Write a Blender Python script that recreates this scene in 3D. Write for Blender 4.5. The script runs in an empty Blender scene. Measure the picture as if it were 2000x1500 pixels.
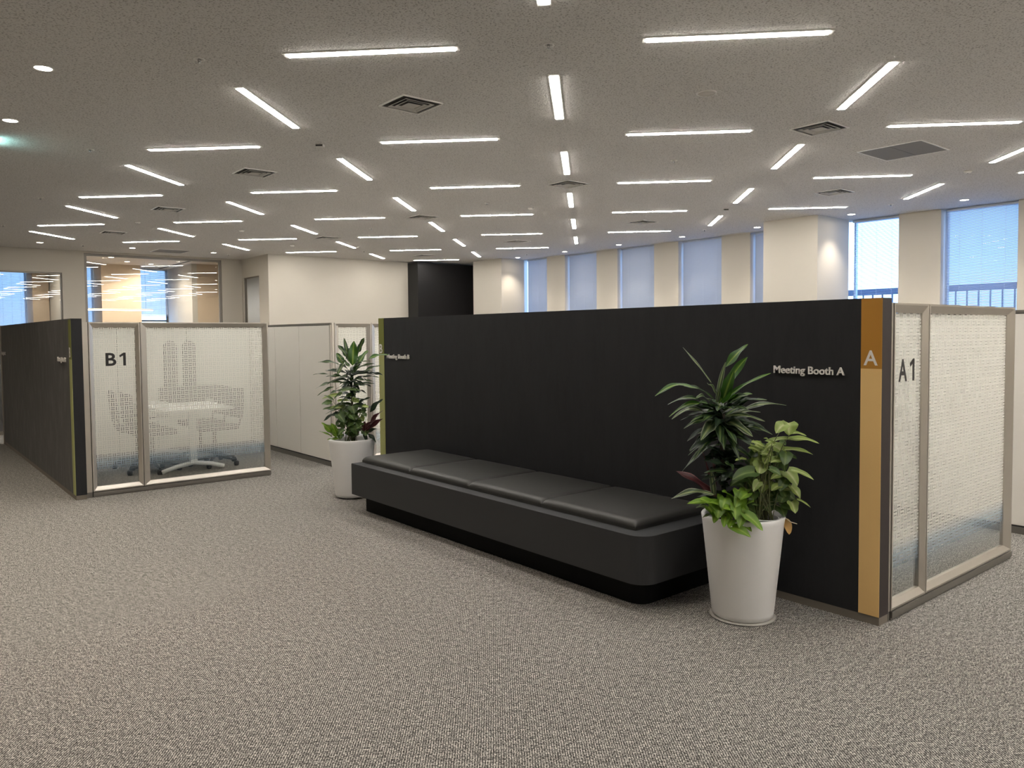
import bpy, bmesh, math, random
from mathutils import Vector, Matrix
random.seed(7)
SC = bpy.context.scene
COL = SC.collection
PI = math.pi

# ------------------------------------------------------------------ camera, world, exposure
YAW, PITCH, ROLL = -0.0941 + PI / 4, -0.0432, -0.0085
EYE = 1.5
CEIL = 3.5106
fw = Vector((math.sin(YAW) * math.cos(PITCH), math.cos(YAW) * math.cos(PITCH), math.sin(PITCH)))
rt = Vector((math.cos(YAW), -math.sin(YAW), 0))
up = rt.cross(fw)
r2 = rt * math.cos(ROLL) + up * math.sin(ROLL)
u2 = up * math.cos(ROLL) - rt * math.sin(ROLL)
cd = bpy.data.cameras.new('camera')
cam = bpy.data.objects.new('camera', cd)
COL.objects.link(cam)
cam.matrix_world = Matrix(((r2.x, u2.x, -fw.x, 0), (r2.y, u2.y, -fw.y, 0), (r2.z, u2.z, -fw.z, EYE), (0, 0, 0, 1)))
cd.sensor_width = 36
cd.lens = 1515.7 / 2000 * 36
cd.shift_x = -6.67 / 2000
cd.shift_y = -32.54 / 2000
cd.clip_start = 0.05
cd.clip_end = 300
SC.camera = cam

SC.view_settings.view_transform = 'Standard'
SC.view_settings.look = 'None'
SC.view_settings.gamma = 1
SC.view_settings.use_curve_mapping = False
SC.view_settings.exposure = 1.15
W = bpy.data.worlds.new('overcast_sky')
SC.world = W
W.use_nodes = True
wn = W.node_tree
bg = wn.nodes['Background']
wtc = wn.nodes.new('ShaderNodeTexCoord')
wsep = wn.nodes.new('ShaderNodeSeparateXYZ')
wr = wn.nodes.new('ShaderNodeValToRGB')
wn.links.new(wtc.outputs['Generated'], wsep.inputs[0])
wn.links.new(wsep.outputs['Z'], wr.inputs[0])
wn.links.new(wr.outputs[0], bg.inputs[0])
wr.color_ramp.elements[0].position = 0.0
wr.color_ramp.elements[0].color = (0.42, 0.66, 0.98, 1)
wr.color_ramp.elements[1].position = 0.5
wr.color_ramp.elements[1].color = (0.20, 0.44, 1.0, 1)
bg.inputs[1].default_value = 3.0

STRIP = 33.0      # radiance of the linear lamps
DOWN = 26.0       # radiance of the downlight lenses
SPOT = 42.0       # watts of each downlight beam


# ------------------------------------------------------------------ materials
def mat(name, color=(.5, .5, .5), rough=.5, metal=0.0, spec=.5):
    m = bpy.data.materials.new(name)
    m.use_nodes = True
    b = m.node_tree.nodes['Principled BSDF']
    b.inputs['Base Color'].default_value = (*color, 1)
    b.inputs['Roughness'].default_value = rough
    b.inputs['Metallic'].default_value = metal
    b.inputs['Specular IOR Level'].default_value = spec
    return m


def N(m, t, **kw):
    n = m.node_tree.nodes.new(t)
    for k, v in kw.items():
        setattr(n, k, v)
    return n


def L(m, a, b):
    m.node_tree.links.new(a, b)


def P(m):
    return m.node_tree.nodes['Principled BSDF']


def math_node(m, op, a, b=None, c=None):
    n = N(m, 'ShaderNodeMath', operation=op)
    for i, v in enumerate((a, b, c)):
        if v is None:
            continue
        if isinstance(v, (int, float)):
            n.inputs[i].default_value = v
        else:
            L(m, v, n.inputs[i])
    return n.outputs[0]


def world_pos(m):
    return N(m, 'ShaderNodeNewGeometry').outputs['Position']


def noise(m, vec, scale, detail=2, rough=.5, stretch=None):
    if stretch is not None:
        mp = N(m, 'ShaderNodeMapping')
        mp.inputs['Scale'].default_value = stretch
        L(m, vec, mp.inputs[0])
        vec = mp.outputs[0]
    n = N(m, 'ShaderNodeTexNoise')
    n.inputs['Scale'].default_value = scale
    n.inputs['Detail'].default_value = detail
    n.inputs['Roughness'].default_value = rough
    L(m, vec, n.inputs['Vector'])
    return n.outputs['Fac']


def ramp(m, fac, stops):
    r = N(m, 'ShaderNodeValToRGB')
    e = r.color_ramp.elements
    while len(e) < len(stops):
        e.new(0.5)
    for el, (p, c) in zip(e, stops):
        el.position = p
        el.color = (*c, 1)
    L(m, fac, r.inputs[0])
    return r.outputs[0]


def bump(m, h, strength, dist):
    b = N(m, 'ShaderNodeBump')
    b.inputs['Strength'].default_value = strength
    b.inputs['Distance'].default_value = dist
    L(m, h, b.inputs['Height'])
    L(m, b.outputs[0], P(m).inputs['Normal'])


def emission(name, color, strength):
    m = bpy.data.materials.new(name)
    m.use_nodes = True
    nt = m.node_tree
    nt.nodes.remove(nt.nodes['Principled BSDF'])
    e = nt.nodes.new('ShaderNodeEmission')
    e.inputs[0].default_value = (*color, 1)
    e.inputs[1].default_value = strength
    nt.links.new(e.outputs[0], nt.nodes['Material Output'].inputs[0])
    return m


def make_ceiling_mat():
    m = mat('acoustic_ceiling', (.6, .58, .54), .9, spec=.2)
    p = world_pos(m)
    n1 = noise(m, p, 72, 3, .6)
    n2 = noise(m, p, 2.0, 2, .5)
    c = ramp(m, n1, [(.36, (.33, .315, .295)), (.46, (.62, .60, .575)), (1, (.68, .66, .63))])
    L(m, c, P(m).inputs['Base Color'])
    bump(m, n1, .6, .007)
    return m


def make_carpet():
    m = mat('loop_carpet', (.2, .19, .18), .95, spec=.1)
    p = world_pos(m)
    mp = N(m, 'ShaderNodeMapping')
    mp.inputs['Rotation'].default_value = (0, 0, math.radians(38))
    L(m, p, mp.inputs[0])
    sp = N(m, 'ShaderNodeSeparateXYZ')
    L(m, mp.outputs[0], sp.inputs[0])
    # tufted rows running along Y of the turned coordinates
    wob = noise(m, mp.outputs[0], 1, 1, .5, (9, 6, 9))
    ph = math_node(m, 'ADD', math_node(m, 'MULTIPLY', sp.outputs['X'], 2 * PI / .0092), math_node(m, 'MULTIPLY', wob, 4.0))
    row = math_node(m, 'SINE', ph)
    sp1 = noise(m, mp.outputs[0], 1, 2, .55, (250, 95, 250))
    sp2 = noise(m, mp.outputs[0], 1, 1, .6, (40, 30, 40))
    v = math_node(m, 'ADD', sp1, math_node(m, 'MULTIPLY', row, .085))
    v = math_node(m, 'ADD', v, math_node(m, 'MULTIPLY', math_node(m, 'SUBTRACT', sp2, .5), .20))
    c = ramp(m, v, [(.31, (.026, .0245, .022)), (.44, (.110, .104, .097)), (.55, (.250, .236, .218)), (.67, (.66, .62, .565))])
    L(m, c, P(m).inputs['Base Color'])
    bump(m, v, .8, .004)
    return m


def make_black_laminate(name, base, streak):
    m = mat(name, base, .62, spec=.3)
    p = world_pos(m)
    n1 = noise(m, p, 1, 4, .65, (13, 13, 3.0))
    n2 = noise(m, p, 1, 3, .6, (260, 260, 30))
    n3 = noise(m, p, 1, 3, .6, (7, 7, 3))
    v = math_node(m, 'ADD', math_node(m, 'MULTIPLY', n1, .55), math_node(m, 'MULTIPLY', n2, .25))
    v = math_node(m, 'ADD', v, math_node(m, 'MULTIPLY', n3, .2))
    c = ramp(m, v, [(.35, tuple(x * .75 for x in base)), (.52, base), (.78, streak)])
    L(m, c, P(m).inputs['Base Color'])
    bump(m, n2, .25, .002)
    return m


def both_sides(m, fr, ior):
    bf = N(m, 'ShaderNodeNewGeometry').outputs['Backfacing']
    L(m, math_node(m, 'ADD', ior, math_node(m, 'MULTIPLY', bf, 1 / ior - ior)), fr.inputs[0])


def make_frost(name, z_clear, z_full):
    """glass with a white film printed in a basket weave, fading to clear towards the floor"""
    m = bpy.data.materials.new(name)
    m.use_nodes = True
    nt = m.node_tree
    nt.nodes.remove(nt.nodes['Principled BSDF'])
    p = world_pos(m)
    s = N(m, 'ShaderNodeSeparateXYZ')
    L(m, p, s.inputs[0])
    cell = .040
    u = math_node(m, 'DIVIDE', s.outputs['X'], cell)
    v = math_node(m, 'DIVIDE', s.outputs['Z'], cell)
    fu, fv = math_node(m, 'FRACT', u), math_node(m, 'FRACT', v)
    par = math_node(m, 'MODULO', math_node(m, 'ADD', math_node(m, 'FLOOR', u), math_node(m, 'FLOOR', v)), 2.0)
    par = math_node(m, 'GREATER_THAN', par, .5)

    def near(x, c, w):
        return math_node(m, 'LESS_THAN', math_node(m, 'ABSOLUTE', math_node(m, 'SUBTRACT', x, c)), w)

    def dash(a, b):
        two = math_node(m, 'ADD', near(a, .27, .06), near(a, .73, .06))
        return math_node(m, 'MULTIPLY', two, near(b, .5, .43))
    d1, d2 = dash(fv, fu), dash(fu, fv)
    pat = math_node(m, 'ADD', math_node(m, 'MULTIPLY', d1, par),
                    math_node(m, 'MULTIPLY', d2, math_node(m, 'SUBTRACT', 1.0, par)))
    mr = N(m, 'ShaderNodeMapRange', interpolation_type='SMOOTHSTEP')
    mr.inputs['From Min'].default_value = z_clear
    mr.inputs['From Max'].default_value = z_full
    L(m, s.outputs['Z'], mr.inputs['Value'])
    film = math_node(m, 'MULTIPLY', mr.outputs[0],
                     math_node(m, 'SUBTRACT', .94, math_node(m, 'MULTIPLY', pat, .76)))
    tr = N(m, 'ShaderNodeBsdfTransparent')
    tr.inputs[0].default_value = (.93, .95, .94, 1)
    gl = N(m, 'ShaderNodeBsdfGlossy')
    gl.inputs['Roughness'].default_value = .02
    fr = N(m, 'ShaderNodeFresnel')
    both_sides(m, fr, 1.35)
    mg = N(m, 'ShaderNodeMixShader')
    L(m, math_node(m, 'MULTIPLY', fr.outputs[0], .7), mg.inputs[0])
    L(m, tr.outputs[0], mg.inputs[1])
    L(m, gl.outputs[0], mg.inputs[2])
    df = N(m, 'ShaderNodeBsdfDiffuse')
    fc = ramp(m, mr.outputs[0], [(0, (.30, .42, .55)), (.75, (.50, .60, .68)), (1, (.79, .775, .71))])  # bluish scatter of light in the thinning film, put into its colour
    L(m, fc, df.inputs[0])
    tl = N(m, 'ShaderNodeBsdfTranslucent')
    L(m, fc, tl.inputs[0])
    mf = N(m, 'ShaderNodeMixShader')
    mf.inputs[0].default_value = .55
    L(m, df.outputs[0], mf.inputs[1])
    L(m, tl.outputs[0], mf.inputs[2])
    out = N(m, 'ShaderNodeMixShader')
    L(m, film, out.inputs[0])
    L(m, mg.outputs[0], out.inputs[1])
    L(m, mf.outputs[0], out.inputs[2])
    L(m, out.outputs[0], nt.nodes['Material Output'].inputs[0])
    return m


def make_clear_glass(name, tint=(.9, .93, .92), gloss=1.0):
    m = bpy.data.materials.new(name)
    m.use_nodes = True
    nt = m.node_tree
    nt.nodes.remove(nt.nodes['Principled BSDF'])
    tr = N(m, 'ShaderNodeBsdfTransparent')
    tr.inputs[0].default_value = (*tint, 1)
    gl = N(m, 'ShaderNodeBsdfGlossy')
    gl.inputs['Roughness'].default_value = .0
    fr = N(m, 'ShaderNodeFresnel')
    both_sides(m, fr, 1.5)
    mg = N(m, 'ShaderNodeMixShader')
    L(m, math_node(m, 'MULTIPLY', fr.outputs[0], gloss), mg.inputs[0])
    L(m, tr.outputs[0], mg.inputs[1])
    L(m, gl.outputs[0], mg.inputs[2])
    L(m, mg.outputs[0], nt.nodes['Material Output'].inputs[0])
    return m


def make_leaf(name, dark, light, stripe, edge=None, rough=.38):
    """leaf colour runs across the blade: pale midrib stripe, body colour, optional pale margin"""
    m = mat(name, dark, rough, spec=.5)
    uv = N(m, 'ShaderNodeUVMap')
    s = N(m, 'ShaderNodeSeparateXYZ')
    L(m, uv.outputs[0], s.inputs[0])
    a = math_node(m, 'ABSOLUTE', math_node(m, 'SUBTRACT', s.outputs['X'], .5))
    nz = noise(m, uv.outputs[0], 1, 3, .6, (9, 2.5, 1))
    a2 = math_node(m, 'ADD', a, math_node(m, 'MULTIPLY', math_node(m, 'SUBTRACT', nz, .5), .22))
    stops = [(.02, stripe), (.09, light), (.2, dark), (.36, dark), (.5, edge or dark)]
    c = ramp(m, a2, stops)
    L(m, c, P(m).inputs['Base Color'])
    P(m).inputs['Transmission Weight'].default_value = 0
    tl = N(m, 'ShaderNodeBsdfTranslucent')
    L(m, c, tl.inputs[0])
    mx = N(m, 'ShaderNodeMixShader')
    mx.inputs[0].default_value = .25
    L(m, P(m).outputs[0], mx.inputs[1])
    L(m, tl.outputs[0], mx.inputs[2])
    L(m, mx.outputs[0], m.node_tree.nodes['Material Output'].inputs[0])
    return m


M = dict(
    ceiling=make_ceiling_mat(),
    carpet=make_carpet(),
    wall=mat('painted_wall', (.52, .485, .425), .8, spec=.2),
    wall_cool=mat('painted_wall_room', (.52, .50, .46), .8, spec=.2),
    warm=mat('tan_wallpaper', (.56, .455, .35), .8, spec=.2),
    blackwall=mat('black_wall', (.011, .0105, .011), .6, spec=.2),
    blackside=mat('black_wall_side', (.018, .018, .018), .5, spec=.3),
    lamA=make_black_laminate('black_wood_laminate', (.0185, .0185, .0205), (.0225, .0225, .0245)),
    lamB=make_black_laminate('charcoal_wood_laminate', (.105, .100, .096), (.215, .207, .20)),
    lamEnd=mat('dark_brown_edge', (.040, .031, .029), .6, spec=.3),
    base=mat('taupe_skirting', (.19, .165, .135), .6, spec=.3),
    alu=mat('champagne_aluminium', (.56, .52, .465), .34, .86),
    alu_dark=mat('aluminium_rail', (.20, .185, .165), .4, .5),
    gasket=mat('dark_gasket', (.02, .018, .017), .7),
    beige=mat('beige_partition_cloth', (.82, .78, .715), .85, spec=.2),
    inner=mat('off_white_partition_face', (.90, .885, .84), .8, spec=.2),
    orange=mat('dark_ochre_paint', (.42, .19, .02), .55),
    ochre=mat('light_ochre_paint', (.80, .52, .205), .55),
    green=mat('moss_green_paint', (.155, .165, .02), .55),
    lime=mat('light_olive_paint', (.38, .39, .14), .55),
    letter=mat('pale_grey_letter', (.78, .74, .70), .5),
    ink=mat('black_lettering', (.012, .010, .010), .5),
    white=mat('white_laminate', (.85, .85, .83), .4),
    chair=mat('dark_chair_mesh', (.022, .025, .032), .7),
    chairw=mat('light_grey_plastic', (.55, .56, .56), .5),
    pot=mat('white_glazed_planter', (.80, .79, .785), .38, spec=.45),
    saucer=mat('clear_plastic_saucer', (.42, .40, .37), .25),
    soil=mat('potting_soil', (.025, .018, .012), .95),
    stem=mat('brown_stem', (.045, .032, .02), .7),
    gstem=mat('green_stem', (.11, .12, .045), .6),
    frame_white=mat('white_enamel', (.80, .78, .74), .5),
    vent_dark=mat('vent_shadow_grey', (.035, .032, .028), .8),
    vent_slat=mat('vent_vane_grey', (.60, .58, .54), .6),
    grille=mat('return_grille_grey', (.30, .285, .26), .7),
    chrome=mat('chrome', (.6, .6, .6), .25, 1.0),
    blind=mat('grey_blind_slat', (.50, .54, .60), .5, .15),
    wframe=mat('window_aluminium', (.60, .64, .70), .4, .4),
    wdark=mat('dark_window_frame', (.06, .065, .075), .5, .2),
    railing=mat('weathered_steel', (.16, .18, .22), .6),
    strip=emission('lamp_tube_glow', (1.0, .955, .885), STRIP),
    down=emission('downlight_glow', (1.0, .90, .76), DOWN),
    exitglow=emission('exit_sign_glow', (.45, .95, .92), 6),
    pend=emission('pendant_glow', (1.0, .90, .75), 9),
    clear=make_clear_glass('partition_glass', (.97, .975, .97), .6),
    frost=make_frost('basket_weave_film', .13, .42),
    glass=make_clear_glass('meeting_room_glass', (.93, .93, .91), 1.15),
    pane=make_clear_glass('window_glass', (.82, .88, .95), .6),
)
lb = M['leather'] = mat('black_leather', (.034, .033, .031), .47, spec=.5)
bump(lb, noise(lb, world_pos(lb), 220, 3, .6), .12, .002)
bf = M['bench'] = mat('charcoal_bench_panel', (.033, .034, .0365), .55, spec=.35)
bump(bf, noise(bf, world_pos(bf), 400, 2, .5), .08, .001)
M['plinth'] = mat('black_plinth', (.006, .006, .006), .7, spec=.15)


# ------------------------------------------------------------------ geometry helpers
class MB:
    def __init__(s):
        s.bm = bmesh.new()
        s.uv = s.bm.loops.layers.uv.new('UVMap')
        s.mats = []

    def mi(s, m):
        if m is None:
            return 0
        if m not in s.mats:
            s.mats.append(m)
        return s.mats.index(m)

    def face(s, pts, m=None):
        f = s.bm.faces.new([s.bm.verts.new(p) for p in pts])
        f.material_index = s.mi(m)
        return f

    def box(s, x0, x1, y0, y1, z0, z1, m=None, T=None, bev=0):
        c = [(x0, y0, z0), (x1, y0, z0), (x1, y1, z0), (x0, y1, z0), (x0, y0, z1), (x1, y0, z1), (x1, y1, z1), (x0, y1, z1)]
        if T is not None:
            c = [T @ Vector(p) for p in c]
        v = [s.bm.verts.new(p) for p in c]
        fs = []
        for q in ((0, 3, 2, 1), (4, 5, 6, 7), (0, 1, 5, 4), (1, 2, 6, 5), (2, 3, 7, 6), (3, 0, 4, 7)):
            f = s.bm.faces.new([v[i] for i in q])
            f.material_index = s.mi(m)
            fs.append(f)
        if bev:
            ed = list({e for f in fs for e in f.edges})
            bmesh.ops.bevel(s.bm, geom=ed, offset=bev, segments=2, profile=.6, affect='EDGES')
        return s

    def lathe(s, prof, c=(0, 0, 0), n=40, m=None, smooth=True, cap=True):
        rings = []
        for r, z in prof:
            rings.append([s.bm.verts.new((c[0] + r * math.cos(2 * PI * k / n), c[1] + r * math.sin(2 * PI * k / n), c[2] + z)) for k in range(n)])
        for a, b in zip(rings, rings[1:]):
            for k in range(n):
                f = s.bm.faces.new((a[k], a[(k + 1) % n], b[(k + 1) % n], b[k]))
                f.smooth = smooth
                f.material_index = s.mi(m)
        if cap:
            f = s.bm.faces.new(rings[-1])
            f.material_index = s.mi(m)
            f = s.bm.faces.new(rings[0][::-1])
            f.material_index = s.mi(m)
        return s

    def tube(s, pts, r0, r1=None, n=6, m=None):
        r1 = r0 if r1 is None else r1
        pts = [Vector(p) for p in pts]
        prev = None
        for i, p in enumerate(pts):
            d = (pts[min(i + 1, len(pts) - 1)] - pts[max(i - 1, 0)]).normalized()
            a = d.orthogonal().normalized() if abs(d.z) > .95 else Vector((-d.y, d.x, 0)).normalized()
            b = d.cross(a)
            r = r0 + (r1 - r0) * i / max(1, len(pts) - 1)
            ring = [s.bm.verts.new(p + a * r * math.cos(2 * PI * k / n) + b * r * math.sin(2 * PI * k / n)) for k in range(n)]
            if prev:
                for k in range(n):
                    f = s.bm.faces.new((prev[k], prev[(k + 1) % n], ring[(k + 1) % n], ring[k]))
                    f.smooth = True
                    f.material_index = s.mi(m)
            else:
                s.bm.faces.new(ring[::-1])
            prev = ring
        s.bm.faces.new(prev)
        return s

    def build(s, name, m=None, parent=None, loc=None):
        bmesh.ops.recalc_face_normals(s.bm, faces=s.bm.faces)
        me = bpy.data.meshes.new(name)
        s.bm.to_mesh(me)
        s.bm.free()
        for x in (s.mats or [m]):
            me.materials.append(x)
        o = bpy.data.objects.new(name, me)
        COL.objects.link(o)
        if parent is not None:
            o.parent = parent
        if loc is not None:
            o.location = loc
        return o


def thing(name, label, cat, loc=(0, 0, 0), rz=0, group=None):
    o = bpy.data.objects.new(name, None)
    o.empty_display_size = .1
    COL.objects.link(o)
    o.location = loc
    o.rotation_euler = (0, 0, rz)
    o['label'] = label
    o['category'] = cat
    if group:
        o['group'] = group
    return o


def struct(o):
    o['kind'] = 'structure'
    return o


def tree_copy(o, parent=None):
    c = o.copy()
    COL.objects.link(c)
    if parent is not None:
        c.parent = parent
    for ch in list(o.children):
        tree_copy(ch, c)
    return c


def lettering(name, text, m, parent, org, xa, w, h, depth=.004, bold=.014, up_=(0, 0, 1)):
    """text fitted into a w x h box whose lower left corner is org; xa is the reading direction"""
    cu = bpy.data.curves.new(name, 'FONT')
    cu.body = text
    cu.size = 1
    cu.offset = bold
    cu.resolution_u = 3
    cu.extrude = .01
    to = bpy.data.objects.new(name + '_curve', cu)
    COL.objects.link(to)
    dg = bpy.context.evaluated_depsgraph_get()
    me = bpy.data.meshes.new_from_object(to.evaluated_get(dg))
    bpy.data.objects.remove(to)
    xs = [v.co.x for v in me.vertices]
    ys = [v.co.y for v in me.vertices]
    x0, x1, y0, y1 = min(xs), max(xs), min(ys), max(ys)
    xa, ua = Vector(xa), Vector(up_)
    na = xa.cross(ua)
    org = Vector(org)
    for v in me.vertices:
        v.co = org + xa * ((v.co.x - x0) / (x1 - x0) * w) + ua * ((v.co.y - y0) / (y1 - y0) * h) + na * ((v.co.z + .01) / .02 * depth)
    me.materials.clear()
    me.materials.append(m)
    o = bpy.data.objects.new(name, me)
    COL.objects.link(o)
    o.parent = parent
    return o


# ------------------------------------------------------------------ room shell
XW = 13.74            # window wall
YB = 20.40            # back wall line of the glazed meeting rooms
XL, YF = -3.2, -6.4   # unseen left wall and the wall behind the camera

struct(MB().box(XL - .2, 13.74 + .6, YF - .2, 25.2, -.2, 0).build('floor', M['carpet']))
struct(MB().box(XL - .2, 13.74 + .02, YF - .2, YB + .0, CEIL, CEIL + .25).build('ceiling', M['ceiling']))
struct(MB().box(XL - .2, XL, YF, YB, 0, CEIL).build('wall_left', M['wall']))
struct(MB().box(XL - .2, XW + .3, YF - .2, YF, 0, CEIL).build('wall_front', M['wall']))

# window wall with tall openings up to the ceiling
SILL = .55
WIN = [(16.40 - 1.82 * k - 1.13, 16.40 - 1.82 * k) for k in range(0, 7)]
wb = MB()
wb.box(XW, XW + .30, YF, YB, 0, SILL)
prev = YB
for a, b in WIN:
    wb.box(XW, XW + .30, b, prev, SILL, CEIL)
    prev = a
wb.box(XW, XW + .30, YF, prev, SILL, CEIL)
wb.box(XW, XW + .30, YF, YB, CEIL, CEIL + .25)
struct(wb.build('wall_right', M['wall']))

# pilasters on the window wall
struct(MB().box(12.95, XW, 16.20, 17.46, 0, CEIL).build('wall_pilaster_far', M['wall']))
struct(MB().box(12.65, XW, 7.06, 8.12, 0, CEIL).build('wall_pilaster_near', M['wall']))
# back wall in front of the core, with the side return that holds the narrow pane
core = MB()
core.box(7.55, 11.55, 18.62, 18.82, 0, CEIL)
struct(core.build('wall_back', M['wall']))
ret = MB()
ret.box(7.55, 7.65, 18.82, 19.22, 0, CEIL)
ret.box(7.55, 7.65, 20.30, YB + .1, 0, CEIL)
ret.box(7.55, 7.65, 19.22, 20.30, 3.02, CEIL)
ret.box(7.55, 7.65, 19.22, 20.30, 0, .1)
struct(ret.build('wall_return', M['wall']))
blk = MB()
blk.box(11.55, XW, 18.11, 18.62, 0, 3.475, M['blackwall'])
blk.face([(11.548, 18.62, 0), (11.548, 18.112, 0), (11.548, 18.112, 3.474), (11.548, 18.62, 3.474)], M['blackside'])
struct(blk.build('wall_black', M['blackwall']))
# wall line of the glazed rooms: X, openings (2.0-3.42) and (3.88-7.08)
gw = MB()
gw.box(XL, 1.7, YB, YB + .12, 0, CEIL)
gw.box(1.7, 3.40, YB, YB + .12, 2.99, CEIL)
gw.box(1.7, 3.40, YB, YB + .12, 0, .1)
gw.box(3.40, 3.86, YB, YB + .12, 0, CEIL)
gw.box(7.03, 7.55, YB, YB + .12, 0, CEIL)
gw.box(3.86, 7.03, YB, YB + .12, 0, .1)
gw.box(3.86, 7.03, YB, YB + .12, 3.47, CEIL)
struct(gw.build('wall_glazed_rooms', M['wall']))


def flat_pane(name, ax, c, a0, a1, z0, z1, m, th=.012):
    b = MB()
    if ax == 'y':
        b.box(a0, a1, c, c + th, z0, z1)
    else:
        b.box(c, c + th, a0, a1, z0, z1)
    return b.build(name, m)


def window_unit(k, ax, c, a0, a1, z0, z1, frame_m, glass_m, t=.035, d=.07, mids=()):
    """frame around an opening plus its pane, kept together"""
    b = MB()

    def bx(p0, p1, q0, q1):
        if ax == 'x':
            b.box(c, c + d, p0, p1, q0, q1)
        else:
            b.box(p0, p1, c, c + d, q0, q1)
    bx(a0, a0 + t, z0, z1)
    bx(a1 - t, a1, z0, z1)
    bx(a0 + t, a1 - t, z0, z0 + t)
    bx(a0 + t, a1 - t, z1 - t, z1)
    for q in mids:
        bx(a0 + t, a1 - t, q, q + t)
    f = struct(b.build('window_%d' % k, frame_m))
    g = MB()
    e = .004
    if ax == 'x':
        g.box(c + d / 2, c + d / 2 + .008, a0 + t - e, a1 - t + e, z0 + t - e, z1 - t + e)
    else:
        g.box(a0 + t - e, a1 - t + e, c + d / 2, c + d / 2 + .008, z0 + t - e, z1 - t + e)
    g.build('pane', glass_m, f)
    return f


kwin = 1
for i, (a, b) in enumerate(WIN):
    if b < 2.0:
        continue
    if i == 0:
        b = 16.2
    if i == 5:
        b = 7.06
    window_unit(kwin, 'x', XW + .2, a, b, SILL, CEIL, M['wframe'], M['pane'])
    kwin += 1
window_unit(kwin, 'y', YB + .04, 1.7, 3.40,   .1, 2.99, M['alu_dark'], M['glass'], t=.03, d=.05)
kwin += 1
window_unit(kwin, 'y', YB + .04, 3.86, 7.03, .1, 3.47, M['alu_dark'], M['glass'], t=.06, d=.05)
kwin += 1
window_unit(kwin, 'x', 7.58, 19.22, 20.30, .1, 3.02, M['alu_dark'], M['glass'], t=.03, d=.05)
kwin += 1

# rooms behind the glass
rm = MB()
rm.box(1.2, 2.55, 24.5, 24.7, 0, CEIL)
rm.box(3.25, 3.42, 24.5, 24.7, 0, CEIL)
rm.box(3.25, 3.62, 23.6, 24.5, 0, CEIL)
rm.box(4.87, 5.87, 23.6, 24.7, 0, CEIL)
rm.box(2.55, 3.25, 24.5, 24.7, 0, .6)
rm.box(4.2, 4.87, 24.5, 24.7, 0, .6)
rm.box(5.87, 6.86, 24.5, 24.7, 0, .6)
struct(rm.build('wall_meeting_room_back', M['warm']))
rs = MB()
rs.box(3.64, 3.74, 20.52, 24.5, 0, CEIL)
rs.box(3.64, 4.2, 24.5, 24.7, 0, CEIL)
rs.box(1.1, 1.2, 20.52, 24.7, 0, CEIL)
struct(rs.build('wall_meeting_room_divider', M['wall_cool']))
struct(MB().box(6.86, 7.0, 22.3, 24.7, 0, CEIL).build('wall_meeting_room_right', M['wall_cool']))
struct(MB().box(7.0, 12.0, 22.3, 22.45, 0, CEIL).build('wall_meeting_room_end', M['warm']))
struct(MB().box(12.0, 12.1, 18.82, 22.45, 0, CEIL).build('wall_side_room', M['wall_cool']))
struct(MB().box(1.1, 12.1, YB + .0, 25.0, CEIL, CEIL + .25).build('ceiling_meeting_room', mat('smooth_ceiling', (.66, .60, .54), .8)))
for a0, a1 in ((2.55, 3.25), (4.2, 4.87), (5.87, 6.86)):
    window_unit(kwin, 'y', 24.6, a0, a1, .6, CEIL, M['wdark'] if a0 > 5 else M['wframe'], M['pane'], t=.05, mids=(1.95,) if a0 > 5 else ())
    kwin += 1
struct(MB().box(6.55, 6.62, 20.9, 24.4, CEIL - .006, CEIL, M['gasket']).build('trim_1', M['gasket']))
struct(MB().box(13.70, 13.735, 8.12, 16.2, CEIL - .012, CEIL).build('trim_2', M['vent_slat']))

# ------------------------------------------------------------------ partitions
def skirt(parent, x0, x1, y0, y1, h=.042, name='skirting', m=None):
    return MB().box(x0, x1, y0, y1, .0, h).build(name, m or M['base'], parent)


# wall of booth A
wa = thing('partition_wall', 'long black partition wall behind the bench lettered Meeting Booth A', 'partition', (3.888, 1.82, 0))
wa_inv = Matrix.Translation((-3.888, -1.82, 0))


def put(o, inv):
    o.data.transform(inv)
    return o


pa = MB()
pa.box(3.888, 3.984, 1.8215, 6.83, .042, 1.665, M['lamA'])
put(pa.build('panel', M['lamA'], wa), wa_inv)
pe = MB()
pe.box(3.889, 3.984, 1.8195, 1.8214, .042, 1.665)
o = put(pe.build('end_cap', M['lamEnd'], wa), wa_inv)
o['label'] = 'dark brown end cap'
put(skirt(wa, 3.889, 3.983, 1.8205, 6.829), wa_inv)


def stripes(parent, inv, x, y0, y1, mt, mb, zs, letter, lw0, lw1, lz0, lz1):
    o = put(MB().box(x - .003, x + .001, y0, y1, zs, 1.6645, mt).build('upper_stripe', mt, parent), inv)
    o2 = put(MB().box(x - .003, x + .001, y0, y1, .044, zs, mb).build('lower_stripe', mb, parent), inv)
    put(lettering('stripe_letter', letter, M['letter'], parent, (x - .0031, lw0, lz0), (0, -1, 0), lw0 - lw1, lz1 - lz0, .001), inv)
    return o, o2


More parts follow.
